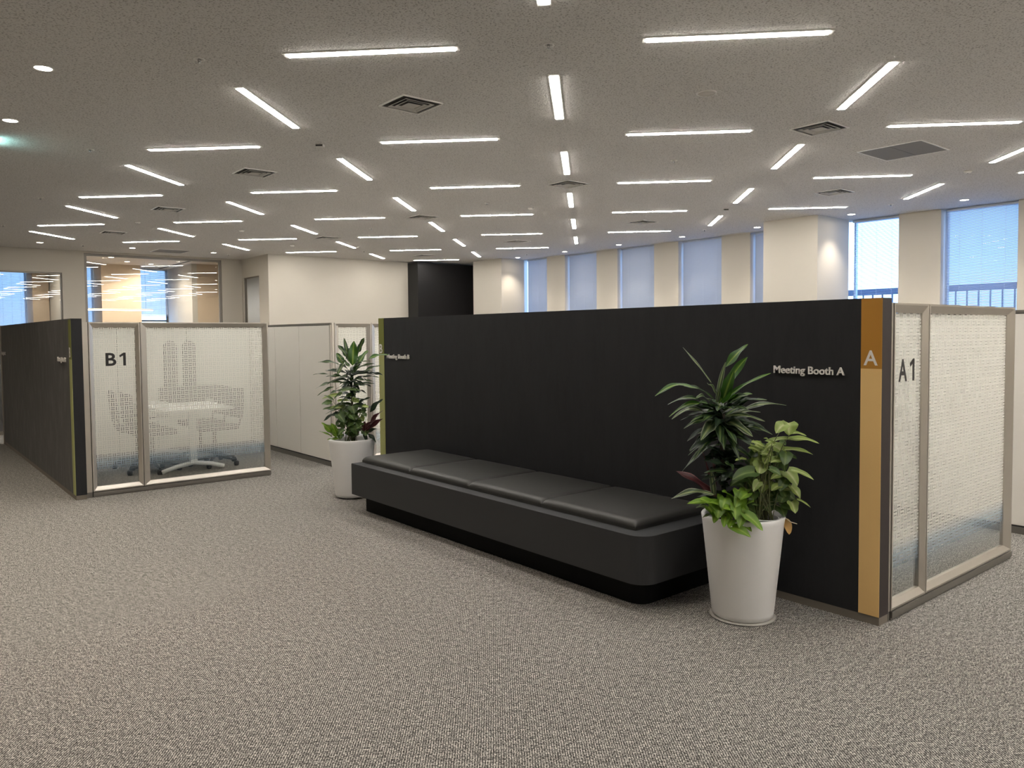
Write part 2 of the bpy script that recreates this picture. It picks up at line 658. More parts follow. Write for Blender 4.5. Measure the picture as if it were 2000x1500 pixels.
a, b = stripes(wa, wa_inv, 3.888, 1.8205, 1.927, M['orange'], M['ochre'], 1.308, 'A', 1.912, 1.840, 1.325, 1.401)
a['label'] = 'dark ochre upper stripe'
b['label'] = 'light ochre lower stripe'
a, b = stripes(wa, wa_inv, 3.888, 6.727, 6.829, M['green'], M['lime'], 1.300, 'B', 6.815, 6.757, 1.318, 1.409)
a['label'] = 'moss green upper stripe'
b['label'] = 'light olive lower stripe'
o = put(lettering('sign_lettering', 'Meeting Booth A', M['letter'], wa, (3.884, 2.42, 1.2565), (0, -1, 0), .41, .054, .008, .016), wa_inv)
o['label'] = 'raised pale letters reading Meeting Booth A'
o = put(lettering('sign_lettering', 'Meeting Booth B', M['letter'], wa, (3.884, 6.662, 1.2565), (0, -1, 0), .41, .056, .008, .016), wa_inv)
o['label'] = 'raised pale letters reading Meeting Booth B'

# wall of booth B
wbq = thing('partition_wall', 'charcoal wood-grain partition wall with olive stripe, left of the B1 glass', 'partition', (1.397, 8.05, 0))
inv = Matrix.Translation((-1.397, -8.05, 0))
put(MB().box(1.397, 1.488, 8.0515, 13.02, .042, 1.674, M['lamB']).build('panel', M['lamB'], wbq), inv)
o = put(MB().box(1.398, 1.488, 8.0495, 8.0514, .042, 1.674).build('end_cap', M['lamA'], wbq), inv)
o['label'] = 'black end cap'
put(skirt(wbq, 1.398, 1.487, 8.0505, 13.02), inv)
put(MB().box(1.385, 1.490, 13.02, 13.10, 0, 1.674).build('end_post', M['alu'], wbq), inv)
a, b = stripes(wbq, inv, 1.397, 8.0505, 8.156, M['green'], M['lime'], 1.300, 'B', 8.138, 8.080, 1.318, 1.409)
a['label'] = 'moss green upper stripe'
b['label'] = 'light olive lower stripe'
put(lettering('sign_lettering', 'Meeting Booth B', M['letter'], wbq, (1.393, 8.70, 1.2565), (0, -1, 0), .41, .056, .008, .016), inv)
put(lettering('sign_lettering', 'Meeting Booth C', M['letter'], wbq, (1.393, 12.97, 1.2565), (0, -1, 0), .41, .056, .008, .016), inv)

# the next wall further left, only an edge of it in view
wc = thing('partition_wall', 'sliver of a further black partition wall at the far left edge', 'partition', (1.47, 14.3, 0))
inv = Matrix.Translation((-1.47, -14.3, 0))
put(MB().box(1.47, 1.56, 14.3, 19.0, .06, 1.674, M['lamB']).build('panel', M['lamB'], wc), inv)
put(skirt(wc, 1.471, 1.559, 14.301, 19.0, .06), inv)


def beige_wall(x, y0, y1, seams, label, post=True):
    t = thing('partition_wall', label, 'partition', (x, y0, 0))
    edges = [y0 + (.03 if post else 0)] + list(seams) + [y1]
    for a, b in zip(edges, edges[1:]):
        MB().box(0, .09, a - y0 + .004, b - y0 - .004, .062, 1.615, bev=.003).build('panel', M['beige'], t)
    MB().box(.006, .084, 0, y1 - y0, .05, 1.62).build('core', M['gasket'], t)
    MB().box(-.004, .094, 0, y1 - y0, 1.62, 1.642).build('top_rail', M['alu_dark'], t)
    MB().box(-.003, .093, 0, y1 - y0, 0, .05).build('skirting', M['alu_dark'], t)
    if post:
        MB().box(-.004, .094, -.006, .028, .05, 1.619).build('end_post', M['alu'], t)
    return t


beige_wall(4.0, 8.117, 13.0, (8.967, 9.70, 10.44, 11.2, 12.0), 'beige panelled partition wall with dark seams behind the smaller potted plant')
beige_wall(6.44, 1.90, 6.8, (2.80, 3.70, 4.60, 5.5), 'beige partition wall at the right edge beyond the A1 glass')


def cross_wall(x0, x1, y, label):
    t = thing('partition_wall', label, 'partition', (x0, y, 0))
    w = x1 - x0
    k = 3
    for i in range(k):
        MB().box(w * i / k + .004, w * (i + 1) / k - .004, 0, .09, .062, 1.60, bev=.003).build('panel', M['inner'], t)
    MB().box(0, w, -.004, .094, 1.60, 1.62).build('top_rail', M['alu_dark'], t)
    MB().box(0, w, -.003, .093, 0, .05).build('skirting', M['alu_dark'], t)
    return t


cross_wall(1.50, 3.99, 10.55, 'off-white partition at the back of booth B1, behind the white table')
cross_wall(3.99, 6.43, 4.30, 'off-white partition at the back of booth A1')


def glass_unit(x0, y, label, text, xp, flip=False, panes=None, top=1.642, post=.055, lett=None):
    """post, narrow pane, mullion, wide pane in a bevelled aluminium frame on a floor rail. panes: (outer0, inner0, inner1, outer1)"""
    t = thing('glass_partition', label, 'glass partition', (x0, y, 0))
    D = .06
    z0o, z1o, z0i, z1i = .052, top, .095, top - .05

    def ring(a0, i0, i1, a1, name):
        b = MB()
        rec = .020
        for s_, yo in ((1, 0.0), (-1, D)):
            yf = yo
            yi = yo + s_ * rec
            O_ = [(a0, yf, z0o), (a1, yf, z0o), (a1, yf, z1o), (a0, yf, z1o)]
            lip = .010
            F_ = [(a0 + lip, yf, z0o + lip), (a1 - lip, yf, z0o + lip), (a1 - lip, yf, z1o - lip), (a0 + lip, yf, z1o - lip)]
            I_ = [(i0, yi, z0i), (i1, yi, z0i), (i1, yi, z1i), (i0, yi, z1i)]
            for A_, B_ in ((O_, F_), (F_, I_)):
                for k in range(4):
                    k2 = (k + 1) % 4
                    b.face([A_[k], A_[k2], B_[k2], B_[k]])
        # outer shell and inner reveal
        O0 = [(a0, 0, z0o), (a1, 0, z0o), (a1, 0, z1o), (a0, 0, z1o)]
        I0 = [(i0, rec, z0i), (i1, rec, z0i), (i1, rec, z1i), (i0, rec, z1i)]
        for k in range(4):
            k2 = (k + 1) % 4
            b.face([O0[k], O0[k2], (O0[k2][0], D, O0[k2][2]), (O0[k][0], D, O0[k][2])])
            b.face([I0[k], I0[k2], (I0[k2][0], D - rec, I0[k2][2]), (I0[k][0], D - rec, I0[k][2])])
        bmesh.ops.remove_doubles(b.bm, verts=b.bm.verts, dist=1e-5)
        f = b.build(name, M['alu'], t)
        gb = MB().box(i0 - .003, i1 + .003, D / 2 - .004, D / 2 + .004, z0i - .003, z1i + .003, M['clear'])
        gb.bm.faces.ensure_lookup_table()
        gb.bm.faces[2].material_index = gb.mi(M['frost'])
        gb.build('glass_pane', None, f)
        return f
    for k, (a0, i0, i1, a1) in enumerate(panes):
        ring(a0 - x0, i0 - x0, i1 - x0, a1 - x0, 'frame')
    xe = panes[-1][3] - x0
    pb = MB()
    pb.box(0, post - .006, .004, D - .004, .05, top)
    pb.build('end_post', M['alu'], t)
    MB().box(post - .006, post, .012, D - .012, .0, top - .004).build('gasket', M['gasket'], t)
    for a, b in zip(panes, panes[1:]):
        MB().box(a[3] - x0, b[0] - x0, .006, D - .006, .0, top).build('gasket', M['gasket'], t)
    sk = MB()
    sk.box(post, xe, -.006, D + .006, .014, .046)
    sk.box(post, xe, .002, D - .002, .0, .013, None)
    sk.build('floor_rail', M['alu_dark'], t)
    MB().box(0, post - .007, .006, D - .006, 0, .049).build('post_foot', M['alu_dark'], t)
    if lett:
        a0, a1, l0, l1 = lett[:4]
        o = lettering('number_lettering', text, M['ink'], t, (a0 - x0, D / 2 - .0042, l0), (1, 0, 0), a1 - a0, l1 - l0, .0006, .022)
        o['label'] = 'black letter ' + text
        if len(lett) > 4:
            q0, q1 = lett[4] - x0, lett[5] - x0
            w, h, yy = q1 - q0, l1 - l0, D / 2 - .0042
            one = MB()
            pts = [(q1 - .024, l0), (q1, l0), (q1, l1), (q1 - .020, l1), (q0, l1 - .026), (q0 + .007, l1 - .044), (q1 - .024, l1 - .028)]
            one.face([(x, yy - .0006, z) for x, z in pts])
            o = one.build('number_lettering', M['ink'], t)
            o['label'] = 'black figure 1'
    return t


glass_unit(3.986, 1.815, 'frosted glass partition in grey frame lettered A1 at right', 'A', 0,
           panes=[(4.010, 4.044, 4.379, 4.418), (4.424, 4.480, 5.630, 5.715)], post=.024, lett=(4.117, 4.215, 1.232, 1.350, 4.246, 4.303))
glass_unit(1.489, 8.09, 'frosted glass partition in grey frame lettered B1 at left', 'B', 0,
           panes=[(1.548, 1.586, 1.952, 1.990), (1.996, 2.053, 3.205, 3.262)], post=.059, lett=(1.690, 1.783, 1.228, 1.352, 1.808, 1.866))
glass_unit(4.010, 8.10, 'frosted glass partition lettered B2 behind the smaller potted plant', 'B2', 0,
           panes=[(4.045, 4.085, 4.460, 4.510), (4.516, 4.566, 5.720, 5.780)], post=.035, lett=(4.19, 4.37, 1.228, 1.352))

# ------------------------------------------------------------------ bench
bench = thing('upholstered_bench', 'long charcoal bench with black leather cushions along the black wall', 'bench', (3.50, 4.32, 0))
BX, BY = 3.50, 4.32


def rounded_slab(x0, x1, y0, y1, z0, z1, r, m, corners=('x0y0',), n=10, ed=.004):
    """slab whose named plan corners are rounded"""
    pts = []
    for nm, cx, cy, a0 in (('x0y0', x0, y0, PI), ('x1y0', x1, y0, 1.5 * PI), ('x1y1', x1, y1, 0), ('x0y1', x0, y1, .5 * PI)):
        sx = 1 if 'x0' in nm else -1
        sy = 1 if 'y0' in nm else -1
        if nm in corners:
            for k in range(n + 1):
                t = a0 + .5 * PI * k / n
                pts.append((cx + sx * r + r * math.cos(t), cy + sy * r + r * math.sin(t)))
        else:
            pts.append((cx, cy))
    b = MB()
    bot = [b.bm.verts.new((x, y, z0)) for x, y in pts]
    top = [b.bm.verts.new((x, y, z1)) for x, y in pts]
    f1 = b.bm.faces.new(bot[::-1])
    f2 = b.bm.faces.new(top)
    k = len(pts)
    for i in range(k):
        b.bm.faces.new((bot[i], bot[(i + 1) % k], top[(i + 1) % k], top[i]))
    if ed:
        bmesh.ops.bevel(b.bm, geom=list(set(f1.edges) | set(f2.edges)), offset=ed, segments=2, profile=.6, affect='EDGES')
    return b


b = rounded_slab(3.10 - BX, 3.886 - BX, 2.70 - BY, 5.945 - BY, .148, .412, .11, None)
fr = b.build('frame', M['bench'], bench)
for p in fr.data.polygons:
    p.use_smooth = False
b = rounded_slab(3.20 - BX, 3.88 - BX, 2.80 - BY, 5.88 - BY, 0, .1475, .08, None, ed=0)
b.build('plinth', M['plinth'], bench)
cy = [2.835, 3.62, 4.395, 5.17, 5.93]
for a, b_ in zip(cy, cy[1:]):
    m = MB()
    nx, ny = 18, 18
    x0, x1, y0, y1 = 3.195 - BX, 3.865 - BX, a + .002 - BY, b_ - .002 - BY
    grid = []
    for i in range(nx + 1):
        row = []
        for j in range(ny + 1):
            u, v = i / nx, j / ny
            # denser towards the rim
            u = .5 - .5 * math.cos(PI * u)
            v = .5 - .5 * math.cos(PI * v)
            e = min(u, 1 - u) * (x1 - x0)
            g = min(v, 1 - v) * (y1 - y0)
            rim = lambda d, w: (1 - max(0, 1 - d / w) ** 2.4) ** .5
            h = .020 + .030 * rim(e, .035) * rim(g, .035) + .010 * math.sin(PI * u) ** .7 * math.sin(PI * v) ** .7
            row.append(m.bm.verts.new((x0 + u * (x1 - x0), y0 + v * (y1 - y0), .412 + h)))
        grid.append(row)
    for i in range(nx):
        for j in range(ny):
            f = m.bm.faces.new((grid[i][j], grid[i + 1][j], grid[i + 1][j + 1], grid[i][j + 1]))
            f.smooth = True
    per = [grid[i][0] for i in range(nx + 1)] + [grid[nx][j] for j in range(1, ny + 1)] + \
          [grid[i][ny] for i in range(nx - 1, -1, -1)] + [grid[0][j] for j in range(ny - 1, 0, -1)]
    low = [m.bm.verts.new((v.co.x, v.co.y, .4125)) for v in per]
    for i in range(len(per)):
        k = (i + 1) % len(per)
        m.bm.faces.new((per[i], low[i], low[k], per[k]))
    m.bm.faces.new(low)
    m.build('cushion', M['leather'], bench)

# ------------------------------------------------------------------ plants
M['lf_drac'] = make_leaf('dracaena_leaf', (.016, .042, .013), (.06, .11, .03), (.16, .22, .06), (.07, .10, .05))
M['lf_drac2'] = make_leaf('dracaena_leaf_bright', (.030, .095, .008), (.07, .16, .014), (.22, .32, .05))
M['lf_pale'] = make_leaf('striped_pale_leaf', (.050, .085, .035), (.18, .23, .10), (.30, .36, .15), (.35, .37, .28))
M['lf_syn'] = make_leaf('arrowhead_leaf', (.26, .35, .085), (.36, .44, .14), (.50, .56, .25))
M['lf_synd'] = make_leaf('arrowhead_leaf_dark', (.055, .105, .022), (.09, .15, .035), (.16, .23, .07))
M['lf_lime'] = make_leaf('lime_leaf', (.13, .25, .018), (.19, .32, .026), (.27, .40, .05), rough=.45)
M['lf_red'] = make_leaf('dark_red_leaf', (.050, .013, .016), (.07, .018, .02), (.10, .03, .03), (.22, .10, .10))
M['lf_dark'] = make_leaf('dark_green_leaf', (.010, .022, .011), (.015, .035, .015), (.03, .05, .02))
DIR_R = Vector((math.cos(.6913), -math.sin(.6913), 0))
DIR_F = Vector((math.sin(.6913), math.cos(.6913), 0))


def leaf(mb, p0, p1, w, shape='lance', arch=.12, m=None, face=None, fold=.25, wave=0.0):
    """one blade from p0 to p1, w wide, drawn as a curved folded strip"""
    p0, p1 = Vector(p0), Vector(p1)
    d = p1 - p0
    ln = d.length
    face = Vector(face) if face is not None else Vector((random.uniform(-.3, .3), random.uniform(-.3, .3), 1)) - DIR_F * .55
    side = d.cross(face)
    if side.length < 1e-4:
        side = DIR_R.copy()
    side.normalize()
    nrm = side.cross(d).normalized()
    if nrm.z < 0 and abs(d.normalized().z) < .9:
        nrm = -nrm
    n = 12
    cols = (-1, -.5, 0, .5, 1)
    rows = []
    ph = random.uniform(0, 6)
    for i in range(n + 1):
        t = i / n
        c = p0 + d * t + Vector((0, 0, 1)) * arch * ln * math.sin(PI * t)
        if shape == 'lance':
            ww = w * (max(0, math.sin(PI * min(1, t ** .72 * 1.0))) ** .8) * .5 + .0015
        elif shape == 'heart':
            ww = w * .56 * (min(1, t * 5 + .40) ** .6) * (1 - t ** 2.3) ** .8 + .001
        else:
            ww = w * .5 * math.sin(PI * t ** .8) ** .6 + .001
        r = []
        for q in cols:
            back = 0
            if shape == 'heart' and t < .15:
                back = -abs(q) * .16 * ln * (1 - t / .15)
            off = side * (ww * q) + nrm * (abs(q) * ww * fold) + d.normalized() * back
            if wave:
                off += nrm * wave * ww * abs(q) * math.sin(ph + t * 9 + q * 2)
            r.append(mb.bm.verts.new(c + off))
        rows.append(r)
    mi = mb.mi(m)
    for i in range(n):
        for j in range(4):
            f = mb.bm.faces.new((rows[i][j], rows[i][j + 1], rows[i + 1][j + 1], rows[i + 1][j]))
            f.smooth = True
            f.material_index = mi
            us = ((j / 4, i / n), ((j + 1) / 4, i / n), ((j + 1) / 4, (i + 1) / n), (j / 4, (i + 1) / n))
            for lp, q in zip(f.loops, us):
                lp[mb.uv].uv = q


def planter(name, label, x, y, zrim, r_top, r_bot):
    t = thing(name, label, 'potted plant', (x, y, 0))
    m = MB()
    m.lathe([(r_bot - .02, .008), (r_bot, .014), (r_bot + .004, .04), (r_top - .004, zrim - .03), (r_top, zrim - .006), (r_top - .004, zrim),
             (r_top - .022, zrim - .002), (r_top - .026, zrim - .02), (r_top - .035, zrim - .12)], n=64, cap=True)
    m.build('planter', M['pot'], t)
    m = MB()
    m.lathe([(r_top - .034, zrim - .10), (r_top - .05, zrim - .055), (.05, zrim - .045)], n=32)
    m.build('soil', M['soil'], t)
    return t


def V(a, z, d=0.0):
    return DIR_R * a + DIR_F * d + Vector((0, 0, z))


def plant_from(t, zr, name, spec, mats, stems=None, rootz=None):
    """spec rows: (a0, z0, a1, z1, width, depth0, depth1, shape, arch, material key)"""
    mb = MB()
    for a0, z0, a1, z1, w, d0, d1, sh, ar, mk in spec:
        leaf(mb, V(a0, z0, d0), V(a1, z1, d1), w, sh, ar, M[mk], wave=.35 if sh == 'lance' else .12)
    return mb.build(name, None, t)


LEAVES = {}
LEAVES.update(
    big_drac=[
        (-0.106, 1.124, -0.067, 1.301, 0.055, 0.02, -0.06, 'lance', 0.03, 'lf_drac2'),
        (-0.121, 1.124, 0.016, 1.369, 0.061, 0.02, -0.02, 'lance', 0.1, 'lf_drac2'),
        (-0.084, 1.316, 0.034, 1.434, 0.043, 0.03, 0.04, 'lance', 0.05, 'lf_drac2'),
        (-0.136, 1.131, -0.088, 1.342, 0.022, 0.02, 0.02, 'lance', 0.08, 'lf_pale'),
        (-0.163, 1.235, -0.306, 1.421, 0.012, 0.02, 0.05, 'lance', 0.02, 'lf_pale'),
        (-0.15, 1.15, -0.317, 1.22, 0.029, 0.02, -0.03, 'lance', 0.1, 'lf_drac'),
        (-0.265, 1.212, -0.474, 1.172, 0.035, -0.03, -0.06, 'lance', 0.16, 'lf_drac2'),
        (-0.169, 1.113, -0.405, 1.127, 0.026, 0.02, -0.05, 'lance', 0.16, 'lf_drac'),
        (-0.169, 1.102, -0.383, 1.054, 0.029, 0.02, 0.03, 'lance', 0.2, 'lf_drac2'),
        (-0.191, 1.076, -0.391, 1.054, 0.029, 0.02, -0.08, 'lance', 0.16, 'lf_pale'),
        (-0.143, 1.032, -0.256, 0.952, 0.055, 0.02, -0.14, 'lance', 0.03, 'lf_pale'),
        (-0.091, 1.039, 0.008, 0.969, 0.055, 0.02, -0.14, 'lance', 0.04, 'lf_pale'),
        (-0.154, 1.039, -0.322, 1.002, 0.035, 0.02, -0.05, 'lance', 0.1, 'lf_drac'),
        (-0.091, 1.146, 0.134, 1.284, 0.028, 0.02, -0.03, 'lance', 0.06, 'lf_drac2'),
        (-0.102, 1.124, 0.023, 1.181, 0.048, 0.02, -0.08, 'lance', 0.1, 'lf_drac2'),
        (-0.043, 1.068, 0.219, 1.115, 0.028, 0.02, -0.02, 'lance', 0.1, 'lf_pale'),
        (-0.08, 1.054, 0.097, 1.076, 0.026, 0.02, 0.02, 'lance', 0.08, 'lf_pale'),
        (-0.006, 1.006, 0.141, 0.965, 0.033, 0.02, -0.04, 'lance', 0.08, 'lf_drac'),
        (-0.099, 1.057, 0.082, 1.041, 0.029, 0.02, -0.1, 'lance', 0.08, 'lf_pale'),
        (-0.139, 1.175, -0.202, 1.235, 0.033, 0.02, -0.05, 'lance', 0.12, 'lf_pale'),
        (-0.132, 1.131, -0.136, 1.212, 0.022, 0.02, -0.04, 'lance', 0.02, 'lf_pale'),
        (-0.173, 1.139, -0.265, 1.161, 0.041, 0.02, -0.08, 'lance', 0.12, 'lf_pale'),
        (-0.11, 1.032, -0.132, 0.902, 0.044, 0.02, -0.12, 'lance', 0.03, 'lf_drac'),
        (-0.117, 1.032, -0.043, 0.91, 0.044, 0.02, -0.08, 'lance', 0.03, 'lf_dark'),
        (-0.125, 1.013, -0.199, 0.939, 0.041, 0.02, 0.02, 'lance', 0.06, 'lf_dark'),
        (-0.11, 1.068, -0.213, 1.091, 0.033, 0.02, -0.1, 'lance', 0.1, 'lf_drac'),
        (-0.11, 1.087, -0.006, 1.102, 0.029, 0.02, -0.1, 'lance', 0.12, 'lf_drac'),
        (-0.117, 1.05, -0.265, 1.057, 0.033, 0.02, 0.1, 'lance', 0.12, 'lf_dark'),
        (-0.117, 1.05, 0.03, 1.035, 0.033, 0.02, 0.1, 'lance', 0.1, 'lf_dark'),
        (-0.125, 1.05, -0.302, 1.046, 0.022, 0.02, -0.12, 'lance', 0.1, 'lf_drac'),
        (-0.117, 1.02, -0.154, 0.939, 0.044, 0.02, -0.13, 'lance', 0.05, 'lf_drac'),
        (-0.106, 1.02, -0.073, 0.932, 0.041, 0.02, -0.14, 'lance', 0.05, 'lf_drac'),
    ],
    big_syn=[
        (0.168, 1.028, 0.117, 0.988, 0.06, -0.134, -0.164, 'heart', 0.08, 'lf_syn'),
        (0.203, 1.032, 0.195, 0.972, 0.082, -0.1, -0.13, 'heart', 0.08, 'lf_syn'),
        (0.205, 0.983, 0.277, 0.971, 0.028, -0.119, -0.149, 'heart', 0.08, 'lf_syn'),
        (0.217, 0.946, 0.352, 0.928, 0.042, -0.094, -0.124, 'heart', 0.08, 'lf_syn'),
        (0.106, 0.932, 0.223, 0.952, 0.038, -0.091, -0.121, 'heart', 0.08, 'lf_syn'),
        (0.061, 0.917, -0.014, 0.947, 0.038, -0.153, -0.183, 'heart', 0.08, 'lf_syn'),
        (0.101, 0.941, 0.048, 0.966, 0.033, -0.159, -0.189, 'heart', 0.08, 'lf_syn'),
        (0.19, 0.888, 0.331, 0.867, 0.046, -0.068, -0.098, 'heart', 0.08, 'lf_syn'),
        (0.115, 0.93, 0.059, 0.901, 0.027, -0.131, -0.161, 'heart', 0.08, 'lf_syn'),
        (0.044, 0.897, -0.023, 0.915, 0.027, -0.134, -0.164, 'heart', 0.08, 'lf_syn'),
        (0.163, 0.886, 0.068, 0.877, 0.029, -0.05, -0.08, 'heart', 0.08, 'lf_syn'),
        (-0.016, 0.846, -0.08, 0.846, 0.029, -0.108, -0.138, 'heart', 0.08, 'lf_syn'),
        (0.057, 0.833, 0.017, 0.791, 0.058, -0.068, -0.098, 'heart', 0.08, 'lf_syn'),
        (0.159, 0.842, 0.099, 0.835, 0.035, -0.108, -0.138, 'heart', 0.08, 'lf_syn'),
        (0.179, 0.859, 0.179, 0.784, 0.051, -0.09, -0.12, 'heart', 0.08, 'lf_synd'),
        (0.017, 0.788, -0.105, 0.755, 0.073, -0.143, -0.173, 'heart', 0.08, 'lf_synd'),
        (-0.023, 0.744, -0.102, 0.711, 0.049, -0.09, -0.12, 'heart', 0.08, 'lf_synd'),
        (0.101, 0.726, 0.062, 0.668, 0.062, -0.065, -0.095, 'heart', 0.08, 'lf_syn'),
        (0.157, 0.709, 0.106, 0.689, 0.04, -0.102, -0.132, 'heart', 0.08, 'lf_syn'),
        (0.186, 0.766, 0.11, 0.744, 0.04, -0.078, -0.108, 'heart', 0.08, 'lf_syn'),
        (0.201, 0.78, 0.245, 0.711, 0.075, -0.086, -0.116, 'heart', 0.08, 'lf_syn'),
        (0.201, 0.799, 0.302, 0.754, 0.033, -0.153, -0.183, 'heart', 0.08, 'lf_syn'),
        (0.226, 0.7, 0.263, 0.642, 0.058, -0.077, -0.107, 'heart', 0.08, 'lf_syn'),
        (0.221, 0.624, 0.232, 0.57, 0.064, -0.095, -0.125, 'heart', 0.08, 'lf_syn'),
        (0.044, 0.735, 0.006, 0.692, 0.04, -0.127, -0.157, 'heart', 0.08, 'lf_syn'),
        (0.088, 0.806, 0.135, 0.777, 0.049, -0.157, -0.187, 'heart', 0.08, 'lf_synd'),
        (0.181, 0.686, 0.203, 0.618, 0.067, -0.065, -0.095, 'heart', 0.08, 'lf_synd'),
        (0.248, 0.638, 0.305, 0.603, 0.016, -0.108, -0.138, 'heart', 0.08, 'lf_syn'),
        (0.172, 0.593, 0.183, 0.547, 0.049, -0.081, -0.111, 'heart', 0.08, 'lf_synd'),
        (0.079, 0.673, 0.066, 0.642, 0.044, -0.063, -0.093, 'heart', 0.08, 'lf_synd'),
        (0.137, 0.802, 0.177, 0.749, 0.053, -0.02, -0.05, 'heart', 0.08, 'lf_synd'),
        (0.11, 0.873, 0.159, 0.855, 0.04, -0.02, -0.05, 'heart', 0.08, 'lf_synd'),
        (0.141, 0.686, 0.141, 0.655, 0.044, -0.05, -0.08, 'heart', 0.08, 'lf_synd'),
        (0.066, 0.864, 0.03, 0.828, 0.044, 0, -0.03, 'heart', 0.08, 'lf_synd'),
        (0.11, 0.775, 0.084, 0.722, 0.053, 0, -0.03, 'heart', 0.08, 'lf_synd'),
        (0.163, 0.74, 0.199, 0.686, 0.058, 0, -0.03, 'heart', 0.08, 'lf_synd'),
        (0.03, 0.766, 0.057, 0.722, 0.049, 0.02, -0.01, 'heart', 0.08, 'lf_synd'),
        (0.217, 0.74, 0.265, 0.731, 0.027, 0.02, -0.01, 'heart', 0.08, 'lf_synd'),
        (0.013, 0.859, -0.032, 0.873, 0.04, 0.02, -0.01, 'heart', 0.08, 'lf_synd'),
        (0.128, 0.917, 0.177, 0.904, 0.044, -0.03, -0.06, 'heart', 0.08, 'lf_syn'),
        (0.088, 0.904, 0.035, 0.89, 0.04, 0.0, -0.03, 'heart', 0.08, 'lf_synd'),
        (0.057, 0.607, 0.008, 0.616, 0.031, -0.1, -0.13, 'heart', 0.08, 'lf_synd'),
        (0.163, 0.664, 0.159, 0.602, 0.053, 0.04, 0.01, 'heart', 0.08, 'lf_synd'),
        (0.217, 0.66, 0.199, 0.607, 0.049, 0.04, 0.01, 'heart', 0.08, 'lf_synd'),
    ],
    big_lime=[
        (-0.147, 0.624, -0.34, 0.644, 0.058, -0.15, -0.21, 'heart', 0.06, 'lf_lime'),
        (-0.165, 0.589, -0.278, 0.671, 0.067, -0.15, -0.21, 'heart', 0.06, 'lf_lime'),
        (-0.12, 0.611, -0.17, 0.629, 0.046, -0.2, -0.26, 'heart', 0.06, 'lf_lime'),
        (-0.085, 0.651, -0.157, 0.695, 0.067, -0.12, -0.18, 'heart', 0.06, 'lf_lime'),
        (-0.063, 0.647, -0.076, 0.666, 0.035, -0.15, -0.21, 'heart', 0.06, 'lf_lime'),
        (-0.049, 0.673, -0.071, 0.651, 0.049, -0.1, -0.16, 'heart', 0.06, 'lf_lime'),
        (-0.094, 0.629, -0.107, 0.569, 0.053, -0.18, -0.24, 'heart', 0.06, 'lf_lime'),
        (-0.043, 0.585, 0.026, 0.514, 0.055, -0.19, -0.25, 'heart', 0.06, 'lf_lime'),
        (-0.045, 0.585, -0.085, 0.525, 0.053, -0.17, -0.23, 'heart', 0.06, 'lf_lime'),
        (-0.111, 0.522, -0.036, 0.485, 0.051, -0.2, -0.26, 'heart', 0.06, 'lf_lime'),
        (-0.173, 0.589, -0.207, 0.545, 0.042, -0.15, -0.21, 'heart', 0.06, 'lf_lime'),
        (-0.138, 0.571, -0.165, 0.531, 0.038, -0.18, -0.24, 'heart', 0.06, 'lf_lime'),
        (-0.018, 0.624, -0.001, 0.649, 0.031, -0.14, -0.2, 'heart', 0.06, 'lf_lime'),
        (-0.165, 0.624, -0.191, 0.571, 0.062, -0.16, -0.22, 'heart', 0.06, 'lf_lime'),
        (-0.094, 0.571, -0.125, 0.607, 0.053, -0.12, -0.18, 'heart', 0.06, 'lf_lime'),
        (-0.058, 0.54, -0.023, 0.505, 0.035, -0.17, -0.23, 'heart', 0.06, 'lf_lime'),
        (-0.125, 0.651, -0.165, 0.642, 0.058, -0.1, -0.16, 'heart', 0.06, 'lf_lime'),
        (-0.213, 0.607, -0.191, 0.562, 0.04, -0.12, -0.18, 'heart', 0.06, 'lf_lime'),
        (-0.076, 0.624, -0.036, 0.602, 0.049, -0.12, -0.18, 'heart', 0.06, 'lf_lime'),
        (-0.102, 0.549, -0.138, 0.527, 0.044, -0.17, -0.23, 'heart', 0.06, 'lf_lime'),
    ],
    big_red=[
        (-0.16, 0.651, -0.368, 0.785, 0.049, -0.08, -0.08, 'lance', 0.06, 'lf_red'),
        (-0.165, 0.649, -0.346, 0.766, 0.027, -0.05, -0.08, 'lance', 0.06, 'lf_red'),
        (-0.171, 0.651, -0.189, 0.791, 0.028, -0.08, -0.08, 'lance', 0.06, 'lf_pale'),
        (-0.165, 0.669, -0.222, 0.881, 0.013, -0.03, -0.03, 'lance', 0.06, 'lf_red'),
        (-0.147, 0.695, -0.173, 0.875, 0.016, -0.03, -0.03, 'lance', 0.06, 'lf_red'),
        (-0.182, 0.669, -0.397, 0.646, 0.038, -0.12, -0.1, 'lance', 0.12, 'lf_pale'),
        (-0.12, 0.766, -0.235, 0.74, 0.027, -0.08, -0.08, 'lance', 0.06, 'lf_dark'),
        (-0.094, 0.802, -0.229, 0.842, 0.046, -0.1, -0.12, 'lance', 0.06, 'lf_dark'),
        (-0.102, 0.784, -0.233, 0.782, 0.027, -0.1, -0.12, 'lance', 0.06, 'lf_drac'),
        (-0.116, 0.859, -0.22, 0.915, 0.022, -0.05, -0.1, 'lance', 0.06, 'lf_dark'),
        (-0.085, 0.784, -0.147, 0.74, 0.049, -0.12, -0.12, 'lance', 0.06, 'lf_dark'),
        (-0.102, 0.775, -0.191, 0.713, 0.022, -0.1, -0.1, 'lance', 0.06, 'lf_dark'),
        (-0.076, 0.74, -0.138, 0.775, 0.04, -0.1, -0.08, 'lance', 0.06, 'lf_drac'),
        (-0.2, 0.607, -0.275, 0.602, 0.027, -0.1, -0.12, 'lance', 0.06, 'lf_pale'),
        (-0.191, 0.571, -0.249, 0.558, 0.013, -0.12, -0.15, 'lance', 0.06, 'lf_pale'),
        (-0.076, 0.793, -0.129, 0.837, 0.044, -0.1, -0.12, 'lance', 0.06, 'lf_drac'),
        (-0.094, 0.713, -0.129, 0.669, 0.035, -0.05, -0.08, 'lance', 0.06, 'lf_dark'),
    ],
